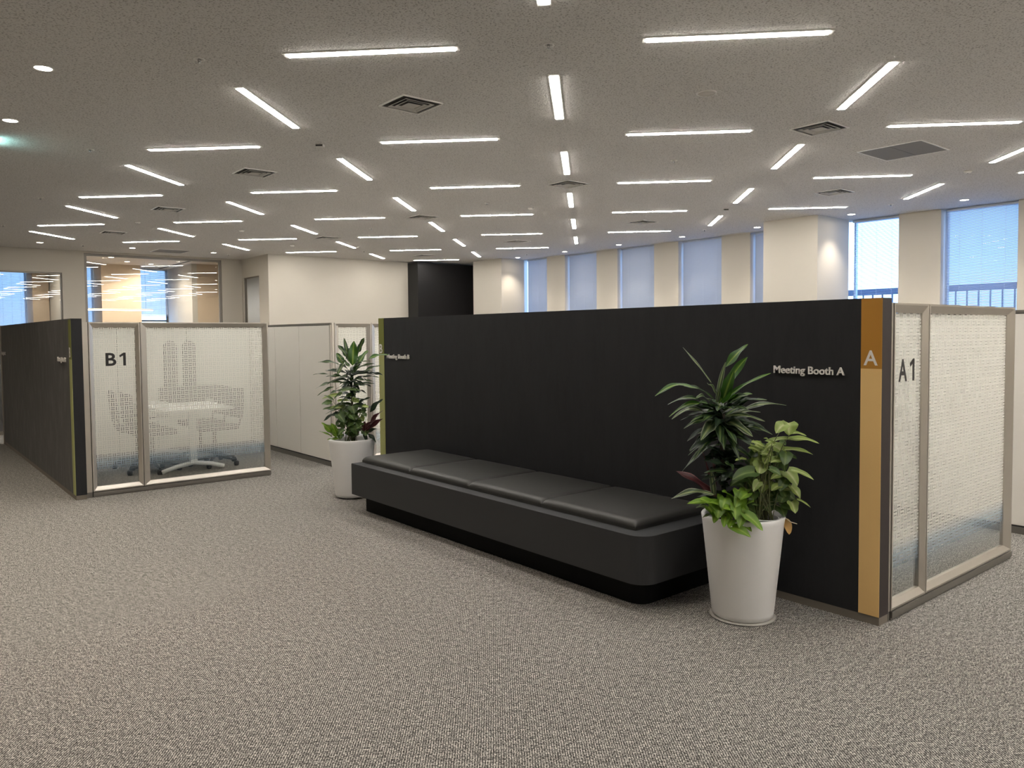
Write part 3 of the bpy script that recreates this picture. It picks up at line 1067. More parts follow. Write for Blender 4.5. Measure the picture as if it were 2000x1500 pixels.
    sm_drac=[
        (0.018, 1.22, 0.024, 1.446, 0.087, 0.0, 0.051, 'lance', 0.06, 'lf_drac2'),
        (-0.017, 1.255, -0.08, 1.475, 0.037, 0.0, 0.101, 'lance', 0.06, 'lf_drac'),
        (-0.034, 1.302, -0.109, 1.408, 0.056, 0.0, -0.025, 'lance', 0.06, 'lf_drac'),
        (-0.069, 1.232, -0.146, 1.334, 0.058, 0.0, 0.072, 'lance', 0.06, 'lf_drac2'),
        (0.076, 1.342, 0.134, 1.475, 0.053, 0.0, -0.013, 'lance', 0.06, 'lf_drac'),
        (0.073, 1.238, 0.146, 1.357, 0.058, 0.0, 0.105, 'lance', 0.06, 'lf_drac2'),
        (0.169, 1.284, 0.349, 1.313, 0.049, 0.0, 0.091, 'lance', 0.06, 'lf_drac2'),
        (0.038, 1.157, 0.103, 1.238, 0.064, 0.0, -0.097, 'lance', 0.06, 'lf_drac'),
        (-0.103, 1.232, -0.28, 1.255, 0.039, 0.0, -0.087, 'lance', 0.06, 'lf_drac'),
        (-0.057, 1.238, -0.109, 1.139, 0.07, 0.0, -0.068, 'lance', 0.06, 'lf_pale'),
        (-0.103, 1.157, -0.266, 1.172, 0.035, 0.0, 0.112, 'lance', 0.06, 'lf_drac'),
        (-0.208, 1.139, -0.347, 1.137, 0.014, 0.0, -0.015, 'lance', 0.06, 'lf_drac'),
        (-0.08, 1.116, -0.24, 1.114, 0.042, 0.0, 0.03, 'lance', 0.06, 'lf_drac'),
        (-0.15, 1.07, -0.32, 1.009, 0.035, 0.0, -0.048, 'lance', 0.06, 'lf_drac'),
        (-0.156, 1.023, -0.314, 0.94, 0.03, 0.0, 0.002, 'lance', 0.06, 'lf_drac'),
        (0.117, 1.157, 0.281, 1.218, 0.035, 0.0, -0.027, 'lance', 0.06, 'lf_drac'),
        (0.163, 1.145, 0.302, 1.13, 0.037, 0.0, -0.036, 'lance', 0.06, 'lf_dark'),
        (0.105, 1.11, 0.256, 1.107, 0.023, 0.0, 0.02, 'lance', 0.06, 'lf_drac'),
        (0.094, 1.081, 0.21, 1.064, 0.023, 0.0, 0.02, 'lance', 0.06, 'lf_drac'),
        (0.076, 1.041, 0.171, 1.017, 0.037, 0.0, 0.097, 'lance', 0.06, 'lf_dark'),
        (0.001, 1.162, -0.057, 1.104, 0.058, 0.0, 0.044, 'lance', 0.06, 'lf_dark'),
        (0.047, 1.104, 0.14, 1.07, 0.046, 0.0, 0.103, 'lance', 0.06, 'lf_dark'),
        (0.001, 1.093, -0.127, 1.035, 0.042, 0.0, 0.086, 'lance', 0.06, 'lf_drac'),
        (0.013, 1.058, -0.173, 0.989, 0.035, 0.0, 0.118, 'lance', 0.06, 'lf_drac'),
        (0.024, 1.058, 0.07, 0.989, 0.058, 0.0, 0.041, 'lance', 0.06, 'lf_dark'),
        (-0.011, 1.07, -0.057, 1.0, 0.058, 0.0, -0.081, 'lance', 0.06, 'lf_dark'),
        (0.001, 1.116, -0.173, 1.081, 0.035, 0.0, 0.087, 'lance', 0.06, 'lf_drac'),
        (0.036, 1.128, 0.21, 1.162, 0.03, 0.0, 0.112, 'lance', 0.06, 'lf_drac'),
        (0.047, 1.197, 0.082, 1.278, 0.058, 0.0, 0.097, 'lance', 0.06, 'lf_drac'),
        (-0.011, 1.209, -0.092, 1.278, 0.042, 0.0, 0.017, 'lance', 0.06, 'lf_drac'),
        (0.024, 1.035, 0.21, 1.046, 0.023, 0.0, 0.051, 'lance', 0.06, 'lf_drac'),
        (-0.005, 1.139, -0.208, 1.046, 0.03, 0.0, -0.069, 'lance', 0.06, 'lf_drac'),
        (0.024, 1.012, -0.022, 0.942, 0.058, 0.0, 0.08, 'lance', 0.06, 'lf_dark'),
        (0.042, 1.244, 0.196, 1.253, 0.016, 0.0, 0.018, 'lance', 0.06, 'lf_pale'),
        (-0.092, 0.989, -0.185, 0.965, 0.035, 0.0, -0.052, 'lance', 0.06, 'lf_drac'),
    ],
    sm_syn=[
        (-0.057, 0.994, 0.117, 0.998, 0.064, -0.132, -0.152, 'heart', 0.06, 'lf_synd'),
        (-0.092, 0.948, -0.256, 0.917, 0.042, -0.038, -0.058, 'heart', 0.06, 'lf_syn'),
        (0.007, 0.901, 0.084, 0.873, 0.081, -0.021, -0.041, 'heart', 0.06, 'lf_syn'),
        (-0.156, 0.884, -0.24, 0.875, 0.067, -0.129, -0.149, 'heart', 0.06, 'lf_synd'),
        (-0.156, 0.82, -0.252, 0.82, 0.049, -0.044, -0.064, 'heart', 0.06, 'lf_synd'),
        (-0.069, 0.838, -0.175, 0.835, 0.053, -0.091, -0.111, 'heart', 0.06, 'lf_syn'),
        (-0.092, 0.896, 0.015, 0.905, 0.046, -0.122, -0.142, 'heart', 0.06, 'lf_syn'),
        (-0.017, 0.791, 0.059, 0.72, 0.087, -0.105, -0.125, 'heart', 0.06, 'lf_synd'),
        (-0.057, 0.71, -0.008, 0.67, 0.07, -0.048, -0.068, 'heart', 0.06, 'lf_syn'),
        (0.082, 0.739, 0.123, 0.704, 0.07, -0.035, -0.055, 'heart', 0.06, 'lf_syn'),
        (0.129, 0.849, 0.192, 0.844, 0.046, -0.135, -0.155, 'heart', 0.06, 'lf_syn'),
        (0.07, 0.791, 0.14, 0.791, 0.081, -0.066, -0.086, 'heart', 0.06, 'lf_synd'),
        (-0.092, 0.78, -0.034, 0.71, 0.081, -0.135, -0.155, 'heart', 0.06, 'lf_synd'),
        (-0.022, 0.733, 0.001, 0.652, 0.093, -0.054, -0.074, 'heart', 0.06, 'lf_synd'),
        (0.047, 0.675, 0.07, 0.594, 0.093, -0.1, -0.12, 'heart', 0.06, 'lf_synd'),
        (-0.022, 0.618, 0.024, 0.571, 0.093, -0.034, -0.054, 'heart', 0.06, 'lf_synd'),
        (-0.045, 0.849, -0.092, 0.78, 0.081, -0.022, -0.042, 'heart', 0.06, 'lf_synd'),
        (0.024, 0.849, 0.047, 0.78, 0.093, -0.079, -0.099, 'heart', 0.06, 'lf_synd'),
        (-0.092, 0.71, -0.138, 0.664, 0.07, -0.02, -0.04, 'heart', 0.06, 'lf_synd'),
        (-0.115, 0.757, -0.057, 0.791, 0.07, -0.103, -0.123, 'heart', 0.06, 'lf_synd'),
        (0.059, 0.965, 0.088, 1.012, 0.07, -0.131, -0.151, 'heart', 0.06, 'lf_synd'),
        (-0.069, 0.965, -0.138, 0.919, 0.058, -0.068, -0.088, 'heart', 0.06, 'lf_synd'),
        (-0.045, 0.641, -0.092, 0.594, 0.07, -0.136, -0.156, 'heart', 0.06, 'lf_synd'),
        (0.117, 0.78, 0.163, 0.757, 0.07, -0.116, -0.136, 'heart', 0.06, 'lf_synd'),
        (-0.15, 0.907, -0.231, 0.954, 0.046, -0.091, -0.111, 'heart', 0.06, 'lf_synd'),
        (0.047, 0.942, -0.034, 0.942, 0.07, -0.067, -0.087, 'heart', 0.06, 'lf_synd'),
    ],
    sm_red=[
        (0.186, 0.791, 0.308, 0.913, 0.053, -0.08, -0.08, 'lance', 0.06, 'lf_dark'),
        (0.152, 0.641, 0.308, 0.809, 0.06, -0.08, -0.08, 'lance', 0.06, 'lf_red'),
        (0.14, 0.606, 0.305, 0.731, 0.056, -0.08, -0.08, 'lance', 0.06, 'lf_red'),
        (0.163, 0.594, 0.239, 0.513, 0.042, -0.08, -0.08, 'lance', 0.06, 'lf_dark'),
        (0.129, 0.606, 0.157, 0.513, 0.035, -0.08, -0.08, 'lance', 0.06, 'lf_dark'),
        (0.105, 0.594, 0.21, 0.71, 0.053, -0.08, -0.08, 'lance', 0.06, 'lf_red'),
        (0.082, 0.873, 0.192, 0.928, 0.035, -0.08, -0.08, 'lance', 0.06, 'lf_dark'),
        (-0.092, 0.791, -0.24, 0.716, 0.051, -0.08, -0.08, 'lance', 0.06, 'lf_dark'),
        (0.117, 0.618, 0.14, 0.71, 0.046, -0.08, -0.08, 'lance', 0.06, 'lf_red'),
        (0.117, 0.583, 0.256, 0.641, 0.042, -0.08, -0.08, 'lance', 0.06, 'lf_dark'),
        (0.07, 0.594, 0.059, 0.664, 0.046, -0.08, -0.08, 'lance', 0.06, 'lf_red'),
    ],
    sm_lime=[
        (-0.156, 0.594, -0.263, 0.701, 0.065, -0.08, -0.08, 'lance', 0.06, 'lf_lime'),
        (-0.127, 0.594, -0.171, 0.693, 0.058, -0.08, -0.08, 'lance', 0.06, 'lf_lime'),
        (-0.15, 0.559, -0.285, 0.622, 0.018, -0.08, -0.08, 'lance', 0.06, 'lf_lime'),
        (-0.092, 0.542, -0.063, 0.612, 0.063, -0.08, -0.08, 'lance', 0.06, 'lf_lime'),
        (-0.103, 0.548, -0.21, 0.542, 0.035, -0.08, -0.08, 'lance', 0.06, 'lf_lime'),
        (-0.092, 0.559, -0.136, 0.664, 0.046, -0.08, -0.08, 'lance', 0.06, 'lf_lime'),
        (-0.115, 0.571, -0.219, 0.629, 0.046, -0.08, -0.08, 'lance', 0.06, 'lf_lime'),
        (-0.08, 0.559, -0.115, 0.629, 0.046, -0.08, -0.08, 'lance', 0.06, 'lf_lime'),
    ],
)

def build_big_plant():
    t = planter('potted_plant', 'tall white planter of mixed green plants at the right end of the bench', 3.504, 2.364, .545, .2135, .156)
    m = MB()
    m.lathe([(.02, 0), (.166, 0), (.172, .006), (.166, .010), (.02, .006)], n=48)
    o = m.build('saucer', M['saucer'], t)
    m = MB()
    m.lathe([(.045, -.03), (.072, .012), (.076, .014), (.076, .018), (.070, .018), (.064, 0.0)], V(.085, .525, -.085), n=32, cap=False)
    m.build('nursery_pot', M['white'], t)
    m = MB()
    m.lathe([(.064, 0), (.03, .006)], V(.085, .520, -.085), n=24)
    m.build('soil_mound', M['soil'], t)
    st = MB()
    st.tube([V(-.09, .47, .02), V(-.10, .70, .02), V(-.105, .92, .02), V(-.10, 1.07, .02)], .014, .010, 8)
    rr = random.Random(5)
    for _ in range(48):
        th, zb = rr.uniform(0, 2 * PI), rr.uniform(.90, 1.10)
        ln = rr.uniform(.14, .24)
        dz = rr.uniform(-.10, .06) + (zb - 1.0) * .9
        LEAVES['big_drac'].append((-.103, zb, -.103 + ln * math.cos(th), zb + dz, rr.uniform(.035, .055), .02, .02 + ln * math.sin(th) * .8, 'lance', .12,
                                   rr.choice(('lf_drac', 'lf_dark', 'lf_drac'))))
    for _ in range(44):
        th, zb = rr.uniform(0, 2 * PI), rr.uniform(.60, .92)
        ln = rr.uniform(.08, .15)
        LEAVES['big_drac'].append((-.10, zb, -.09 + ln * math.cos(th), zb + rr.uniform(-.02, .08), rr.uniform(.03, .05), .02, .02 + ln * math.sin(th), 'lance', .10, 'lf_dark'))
    dr = plant_from(t, .5, 'dracaena', LEAVES['big_drac'], None)
    st.build('trunk', M['stem'], dr)
    rr = random.Random(11)
    for _ in range(74):
        a0, z0 = rr.uniform(-.03, .20), rr.uniform(.58, .93)
        if z0 > .80 and a0 < .05:
            a0 += .06
        d0 = rr.uniform(-.10, .08)
        q = rr.uniform(-1, 1)
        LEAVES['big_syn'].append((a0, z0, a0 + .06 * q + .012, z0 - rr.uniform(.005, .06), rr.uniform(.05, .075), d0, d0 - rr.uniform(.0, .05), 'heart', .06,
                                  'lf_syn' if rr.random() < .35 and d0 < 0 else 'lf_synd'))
    sy = plant_from(t, .5, 'arrowhead_vine', LEAVES['big_syn'], None)
    sm = MB()
    for row in LEAVES['big_syn'][::2]:
        a0, z0, d0 = row[0], row[1], row[5]
        ra, rd = random.uniform(.03, .13), random.uniform(-.12, -.03)
        p3 = V(a0, z0, d0)
        p0 = V(ra, .525, rd)
        mid = p0.lerp(p3, .5) + V(-.02 + random.uniform(-.02, .02), .05)
        sm.tube([p0, p0.lerp(mid, .5) + Vector((0, 0, .01)), mid, mid.lerp(p3, .6) + Vector((0, 0, .01)), p3], .0028, .0018, 5)
    sm.build('stalks', M['gstem'], sy)
    for _ in range(16):
        a0, z0, d0 = rr.uniform(-.17, -.01), rr.uniform(.57, .70), rr.uniform(-.17, -.08)
        LEAVES['big_lime'].append((a0, z0, a0 + rr.uniform(-.06, .05), z0 - rr.uniform(.01, .07), rr.uniform(.04, .06), d0, d0 - .04, 'heart', .06, 'lf_lime'))
    po = plant_from(t, .5, 'lime_pothos', LEAVES['big_lime'], None)
    plant_from(t, .5, 'red_cordyline', LEAVES['big_red'], None)
    m = MB()
    leaf(m, V(.205, .53, -.05), V(.155 + .055, .455, -.10), .05, 'oval', .05, M['dead'], face=-DIR_F + DIR_R * .3)
    m.tube([V(.205, .53, -.05), V(.225, .515, -.08), V(.250, .510, -.10)], .003, .002, 5, M['deads'])
    o = m.build('withered_leaf', None, t)
    o['label'] = 'withered yellow-brown leaf hanging over the rim'


def build_small_plant():
    t = planter('potted_plant', 'tall white planter of mixed green plants at the left end of the bench', 3.40, 6.50, .545, .2135, .156)
    st = MB()
    st.tube([V(.0, .47, .02), V(.005, .8, .02), V(.0, 1.13, .02)], .013, .009, 8)
    rr = random.Random(8)
    for _ in range(60):
        th, zb = rr.uniform(0, 2 * PI), rr.uniform(.80, 1.16)
        ln = rr.uniform(.12, .25)
        LEAVES['sm_drac'].append((.0, zb, ln * math.cos(th), zb + rr.uniform(-.05, .05) + (zb - 1) * .25, rr.uniform(.025, .04), .02, .02 + ln * math.sin(th), 'lance', .10,
                                  rr.choice(('lf_drac', 'lf_dark', 'lf_dark'))))
    dr = plant_from(t, .5, 'dracaena', LEAVES['sm_drac'], None)
    st.build('trunk', M['stem'], dr)
    for _ in range(40):
        a0, z0, d0, q = rr.uniform(-.13, .14), rr.uniform(.58, .86), rr.uniform(-.13, .08), rr.uniform(-1, 1)
        LEAVES['sm_syn'].append((a0, z0, a0 + .07 * q, z0 - rr.uniform(0, .05), rr.uniform(.05, .07), d0, d0 - .03, 'heart', .06, 'lf_synd'))
    sy = plant_from(t, .5, 'arrowhead_vine', LEAVES['sm_syn'], None)
    sm = MB()
    for row in LEAVES['sm_syn'][::2]:
        a0, z0, d0 = row[0], row[1], row[5]
        p0 = V(random.uniform(-.05, .05), .5, random.uniform(-.08, .05))
        p3 = V(a0, z0, d0)
        sm.tube([p0, p0.lerp(p3, .5) + Vector((0, 0, .04)), p3], .0028, .0018, 5)
    sm.build('stalks', M['gstem'], sy)
    plant_from(t, .5, 'red_cordyline', LEAVES['sm_red'], None)
    plant_from(t, .5, 'lime_fern', LEAVES['sm_lime'], None)


M['dead'] = mat('withered_leaf', (.42, .24, .06), .6)
M['deads'] = mat('dry_stalk', (.60, .55, .42), .7)
build_big_plant()
build_small_plant()

# ------------------------------------------------------------------ ceiling fixtures, all on a 1.8 m module
X0, Y0, G = 4.5926, 3.1607, 1.8
ORD = ['first', 'second', 'third', 'fourth', 'fifth', 'sixth', 'seventh', 'eighth', 'ninth', 'tenth', 'eleventh', 'twelfth', 'thirteenth', 'fourteenth', 'fifteenth']
proto = None
LEN, WID = 1.213, .064
for mI in range(-1, 5):
    for nI in range(-5, 9):
        ang = -PI / 4 if (mI + nI) % 2 == 0 else PI / 4
        lab = 'slim white strip light, %s row from the window wall, %s from the far end' % (ORD[4 - mI], ORD[8 - nI])
        if proto is None:
            t = proto = thing('linear_ceiling_light', lab, 'ceiling light')
            h = MB()
            e, w2 = LEN / 2 + .028, WID / 2 + .011
            h.box(-e, e, -w2, -WID / 2, -.006, 0)
            h.box(-e, e, WID / 2, w2, -.006, 0)
            h.box(-e, -LEN / 2, -WID / 2, WID / 2, -.006, 0)
            h.box(LEN / 2, e, -WID / 2, WID / 2, -.006, 0)
            h.build('trim_frame', M['frame_white'], t)
            d = MB()
            d.box(-LEN / 2, LEN / 2, -WID / 2 + .001, WID / 2 - .001, -.011, -.0005, bev=.002)
            d.build('lamp_tube', M['strip'], t)
        else:
            t = tree_copy(proto)
            t['label'] = lab
        t.location = (X0 + G * mI, Y0 + G * nI, CEIL)
        t.rotation_euler = (0, 0, ang)

# downlights
dproto = None
sp = bpy.data.lights.new('downlight_beam', 'SPOT')
sp.energy = SPOT
sp.color = (1.0, .90, .76)
sp.spot_size = math.radians(95)
sp.spot_blend = .8
sp.shadow_soft_size = .04
downs = [(1.05, Y0 + G * k, 'round white downlight in the left ceiling aisle, %s' % w) for k, w in
         ((2, 'nearer and larger of the two'), (3, 'farther of the two'), (1, 'nearest of them all'), (0, 'directly beside the standing spot'))]
downs += [(-.75, Y0 + G * k, 'unseen downlight in a row added to light the left aisle, %s from the front' % ORD[k]) for k in range(0, 6)]  # row added out of view to brighten the left wall and floor
downs += [(X0 + G * k, 19.08, 'small round downlight before the glazed meeting room, %s from the left' % ORD[k + 1]) for k in (-1, 0, 1)]
downs += [(13.20 - (.12 if k < 3 else 0), Y0 + G * k + (.05 if k > 2 else -.08), 'small round downlight along the window wall, %s from the far corner' % ORD[7 - k]) for k in range(7, 0, -1)]
for x, y, lab in downs:
    if dproto is None:
        t = dproto = thing('downlight', lab, 'ceiling light')
        m = MB()
        m.lathe([(.072, -.0005), (.072, -.006), (.060, -.006), (.058, -.0005)], n=32, cap=False)
        m.build('trim_ring', M['frame_white'], t)
        m = MB()
        m.lathe([(.058, -.0005), (.058, -.003), (.002, -.003)], n=32, cap=False)
        m.build('lens', M['down'], t)
        lo = bpy.data.objects.new('beam', sp)
        COL.objects.link(lo)
        lo.parent = t
        lo.location = (0, 0, -.03)
    else:
        t = tree_copy(dproto)
        t['label'] = lab
    t.location = (x, y, CEIL)

# square diffusers
vproto = None
vents = [(-.5, 1.5), (1.5, .5), (-.5, 3.5), (1.5, 2.5), (3.45, 1.45), (-.52, 5.45), (1.52, 4.53), (3.48, 3.5), (-.53, 7.4), (1.5, 6.5), (3.5, 5.5), (3.5, 7.55)]
vrow = {-.5: 'leftmost', 1.5: 'middle', 3.5: 'rightmost'}
cnt = {}
for mI, nI in vents:
    row = vrow[min(vrow, key=lambda q: abs(q - mI))]
    cnt[row] = cnt.get(row, 0) + 1
    lab = 'square stepped air diffuser in the %s line of diffusers, %s from the camera' % (row, ORD[cnt[row] - 1])
    if vproto is None:
        t = vproto = thing('air_diffuser', lab, 'air vent')

        def sq_ring(mb, r0, z0, r1, z1):
            A = [(-r0, -r0, z0), (r0, -r0, z0), (r0, r0, z0), (-r0, r0, z0)]
            B = [(-r1, -r1, z1), (r1, -r1, z1), (r1, r1, z1), (-r1, r1, z1)]
            for k in range(4):
                mb.face([A[k], A[(k + 1) % 4], B[(k + 1) % 4], B[k]])
        m = MB()
        m.box(-.198, .198, -.198, .198, -.0015, -.0005)
        m.build('backing', M['vent_dark'], t)
        m = MB()
        for a_, b_ in ((.206, .192),):
            for s1 in (0, 1, 2, 3):
                T = Matrix.Rotation(s1 * PI / 2, 4, 'Z')
                m.box(-.206, .206, .192, .206, -.010, 0, None, T)
        m.build('frame', M['frame_white'], t)
        for r0, r1 in ((.146, .136), (.104, .095), (.062, .030)):
            m = MB()
            sq_ring(m, r0, -.014, r1, -.004)
            sq_ring(m, r0 + .002, -.0145, r0 - .006, -.0145)
            sq_ring(m, r0 - .005, -.014, r1 - .005, -.003)
            if r0 < .07:
                m.box(-.030, .030, -.030, .030, -.006, -.003)
            m.build('vane', M['vent_slat'], t)
    else:
        t = tree_copy(vproto)
        t['label'] = lab
    t.location = (X0 + G * mI, Y0 + G * nI, CEIL)

# return air grilles
for x, y, sx, sy, lab in ((8.955, 3.985, .36, .35, 'large dark slatted return air grille at the upper right'),
                          (5.47, 19.30, .36, .38, 'flat dark return air grille before the glazed meeting room')):
    t = thing('return_grille', lab, 'air vent', (x, y, CEIL))
    m = MB()
    m.box(-sx, sx, -sy, -sy + .014, -.008, 0)
    m.box(-sx, sx, sy - .014, sy, -.008, 0)
    m.box(-sx, -sx + .014, -sy + .014, sy - .014, -.008, 0)
    m.box(sx - .014, sx, -sy + .014, sy - .014, -.008, 0)
    m.build('frame', M['frame_white'], t)
    MB().box(-sx + .014, sx - .014, -sy + .014, sy - .014, -.0015, -.0005).build('backing', M['vent_dark'], t)
    m = MB()
    k = int((2 * sx - .04) / .016)
    for i in range(k):
        xx = -sx + .022 + i * .016
        m.box(xx, xx + .010, -sy + .014, -.004, -.006, -.003)
        m.box(xx, xx + .010, .004, sy - .014, -.006, -.003)
    m.build('slats', M['grille'], t)

# sprinklers, detectors, speaker
sproto = None
for x, y, lab in ((1.894, 5.855, 'between the left downlights and the first leftmost strip light'),
                  (1.865, 9.368, 'left of the strip lights, second from the camera'),
                  (1.928, 12.99, 'left of the strip lights, third from the camera'),
                  (3.696, 4.076, 'in a round cup near the top centre of the photo'),
                  (7.285, 5.868, 'right of the centre column of strip lights'),
                  (7.327, 9.506, 'between the middle line of diffusers, farther one'),
                  (7.32, 13.078, 'between two far middle diffusers'), (9.12, 16.66, 'near the far black wall'),
                  (12.57, 5.774, 'near the two bright right windows'), (12.68, 9.454, 'near the near pilaster'),
                  (12.79, 14.97, 'near the far pilaster'), (1.864, 16.55, 'at the far left'),
                  (3.609, 19.13, 'above the left end of the glazed room'), (6.82, 19.28, 'above the right end of the glazed room')):
    lab = 'tiny ceiling sprinkler head ' + lab
    if sproto is None:
        t = sproto = thing('sprinkler', lab, 'sprinkler')
        m = MB()
        m.lathe([(.040, -.0005), (.042, -.006), (.032, -.008), (.028, -.002), (.026, -.0015)], n=24, cap=False)
        m.build('escutcheon', M['frame_white'], t)
        m = MB()
        m.lathe([(.010, -.001), (.008, -.022), (.004, -.024)], n=10)
        m.box(-.016, .016, -.003, .003, -.030, -.026)
        m.box(-.003, .003, -.016, .016, -.0301, -.0261)
        m.tube([(-.008, 0, -.004), (-.011, 0, -.016), (-.003, 0, -.027)], .0022)
        m.tube([(.008, 0, -.004), (.011, 0, -.016), (.003, 0, -.027)], .0022)
        m.build('head', M['chrome'], t)
    else:
        t = tree_copy(sproto)
        t['label'] = lab
    t.location = (x, y, CEIL)
t = thing('ceiling_speaker', 'flat round grey ceiling speaker below the upper right strip light', 'speaker', (5.469, 4.059, CEIL))
m = MB()
m.lathe([(.083, -.0005), (.083, -.008), (.074, -.010), (.072, -.004)], n=40, cap=False)
m.build('rim', M['frame_white'], t)
m = MB()
m.lathe([(.072, -.001), (.072, -.005), (.002, -.006)], n=40, cap=False)
m.build('mesh_cover', mat('speaker_grey', (.55, .52, .48), .7), t)
dp = None
for x, y, lab in ((5.485, 14.77, 'pale round smoke detector among the far left strip lights'), (8.187, 9.47, 'pale round smoke detector behind the middle diffuser'),
                  (10.754, 3.98, 'pale round smoke detector right of the return grille'), (3.637, 14.70, 'pale round smoke detector beside the far left diffuser'),
                  (7.269, 16.53, 'pale round smoke detector near the far cream wall')):
    if dp is None:
        t = dp = thing('smoke_detector', lab, 'smoke detector')
        m = MB()
        m.lathe([(.050, -.0005), (.050, -.010), (.036, -.026), (.010, -.030)], n=28)
        m.build('housing', M['frame_white'], t)
        m = MB()
        m.lathe([(.008, -.031), (.006, -.034)], n=12)
        m.build('sensor_tip', M['vent_dark'], t)
    else:
        t = tree_copy(dp)
        t['label'] = lab
    t.location = (x, y, CEIL)
bp = None
for x, y, lab in ((3.701, 7.67, 'small boxy ceiling sensor left of centre near the strip lights'), (10.82, 7.641, 'small boxy ceiling sensor near the near pilaster')):
    if bp is None:
        t = bp = thing('motion_sensor', lab, 'sensor')
        MB().box(-.042, .042, -.03, .03, -.03, -.0005, bev=.006).build('housing', M['vent_slat'], t)
        MB().box(-.036, .036, -.0312, -.0302, -.024, -.008).build('lens', M['gasket'], t)
    else:
        t = tree_copy(bp)
        t['label'] = lab
    t.location = (x, y, CEIL)
    t.rotation_euler = (0, 0, -PI / 4)

# exit sign whose glow rakes the ceiling at the left edge
t = thing('exit_sign', 'glowing green-white sign under the ceiling at the left edge', 'sign', (1.02, 9.5, CEIL))
MB().box(-.05, -.002, -.19, .19, -.20, -.001, bev=.004).build('housing', M['frame_white'], t)
MB().box(-.0015, .004, -.18, .18, -.10, -.010).build('lit_face', M['exitglow'], t)

# ------------------------------------------------------------------ blinds
def blind(x, y0, y1, z0, z1, tilt, label, ax='x'):
    t = thing('venetian_blind', label, 'blind', (x, (y0 + y1) / 2, z1) if ax == 'x' else ((y0 + y1) / 2, x, z1), 0 if ax == 'x' else -PI / 2)
    hw = (y1 - y0) / 2
    MB().box(-.022, .022, -hw, hw, -.04, -.002, bev=.003).build('head_rail', M['blind'], t)
    m = MB()
    k = int((z1 - z0 - .06) / .0205)
    for i in range(k):
        T = Matrix.Translation((0, 0, -.052 - i * .0205)) @ Matrix.Rotation(tilt, 4, 'Y')
        c = [Vector((-.0125, -hw, 0)), Vector((0, -hw, .0016)), Vector((.0125, -hw, 0)), Vector((.0125, hw, 0)), Vector((0, hw, .0016)), Vector((-.0125, hw, 0))]
        v = [m.bm.verts.new(T @ p) for p in c]
        m.bm.faces.new((v[0], v[1], v[4], v[5]))
        m.bm.faces.new((v[1], v[2], v[3], v[4]))
    o = m.build('slats', M['blind'], t)
    MB().box(-.012, .012, -hw, hw, -(z1 - z0), -(z1 - z0) + .015, bev=.002).build('bottom_rail', M['blind'], t)
    m = MB()
    for q in (-.62, 0, .62):
        for xx in (-.0135, .0135):
            m.box(xx - .0006, xx + .0006, hw * q - .0012, hw * q + .0012, -(z1 - z0) + .01, -.04)
    m.build('ladder_cord', M['blind'], t)
    return t


TILT = [(62, 'closed bluish venetian blind in the farthest window beside the far pilaster'),
        (66, 'closed grey venetian blind in the second window from the far pilaster'),
        (68, 'closed grey venetian blind in the third window from the far pilaster'),
        (64, 'closed grey venetian blind in the fourth window from the far pilaster'),
        (64, 'closed grey venetian blind seen edge-on behind the near pilaster'),
        (10, 'bright white venetian blind just right of the near pilaster'),
        (38, 'pale blue venetian blind with slats open at the right edge')]
for i, (tl, lab) in enumerate(TILT):
    a, b = WIN[i]
    if i == 0:
        b = 16.2
    if i == 5:
        b = 7.06
    blind(XW + .13, a + .01, b - (.035 if i not in (0, 5) else .01), .62, CEIL - .004, math.radians(tl), lab)
for k_, (a0, a1, lab) in enumerate(((2.55, 3.25, 'blue-lit blind in the leftmost meeting room window'), (4.2, 4.87, 'blue-lit blind at the left inside the glazed meeting room'),
                                    (5.87, 6.86, 'blue-lit blind in the dark-framed window of the glazed meeting room'))):
    blind(24.54, a0 + .02, a1 - .02, .7 if k_ < 2 else 2.12, CEIL - .004, math.radians(45), lab, 'y')

# blind behind the narrow side pane
blind(22.25, 8.1, 9.3, .05, CEIL - .01, math.radians(60), 'pale grey blind behind the narrow side pane', 'y')

# pendant and spots inside the glazed room
t = thing('linear_pendant', 'long glowing pendant bar inside the glazed meeting room', 'pendant light', (4.98, 22.4, 2.20))
MB().box(-.88, .88, -.03, .03, .012, .05, bev=.004).build('housing', M['frame_white'], t)
MB().box(-.87, .87, -.026, .026, .0, .0115).build('diffuser', M['pend'], t)
MB().tube([(-.7, 0, .05), (-.7, 0, CEIL - 2.2)], .002).build('cable', M['gasket'], t)
MB().tube([(.7, 0, .05), (.7, 0, CEIL - 2.2)], .002).build('cable', M['gasket'], t)
sp_room = sp.copy()
sp_room.energy = 60
sp_room.spot_size = math.radians(165)
sp_room.color = (1.0, .89, .75)
for x, y, lab in ((4.7, 21.6, 'leftmost warm spotlight inside the glazed meeting room'), (5.3, 22.6, 'second warm spotlight inside the glazed meeting room'),
                  (6.2, 21.3, 'third warm spotlight inside the glazed meeting room'), (6.0, 23.0, 'farthest right warm spotlight inside the glazed meeting room'),
                  (2.6, 22.3, 'warm spotlight in the leftmost meeting room'),
                  (9.0, 21.0, 'warm spotlight added to brighten the side room behind the narrow pane')):  # last entry is an added lamp that brightens the side room
    t = tree_copy(dproto)
    t.name = 'downlight'
    t['label'] = lab
    for ch in t.children:
        if ch.type == 'LIGHT':
            ch.data = sp_room
    t.location = (x, y, CEIL)

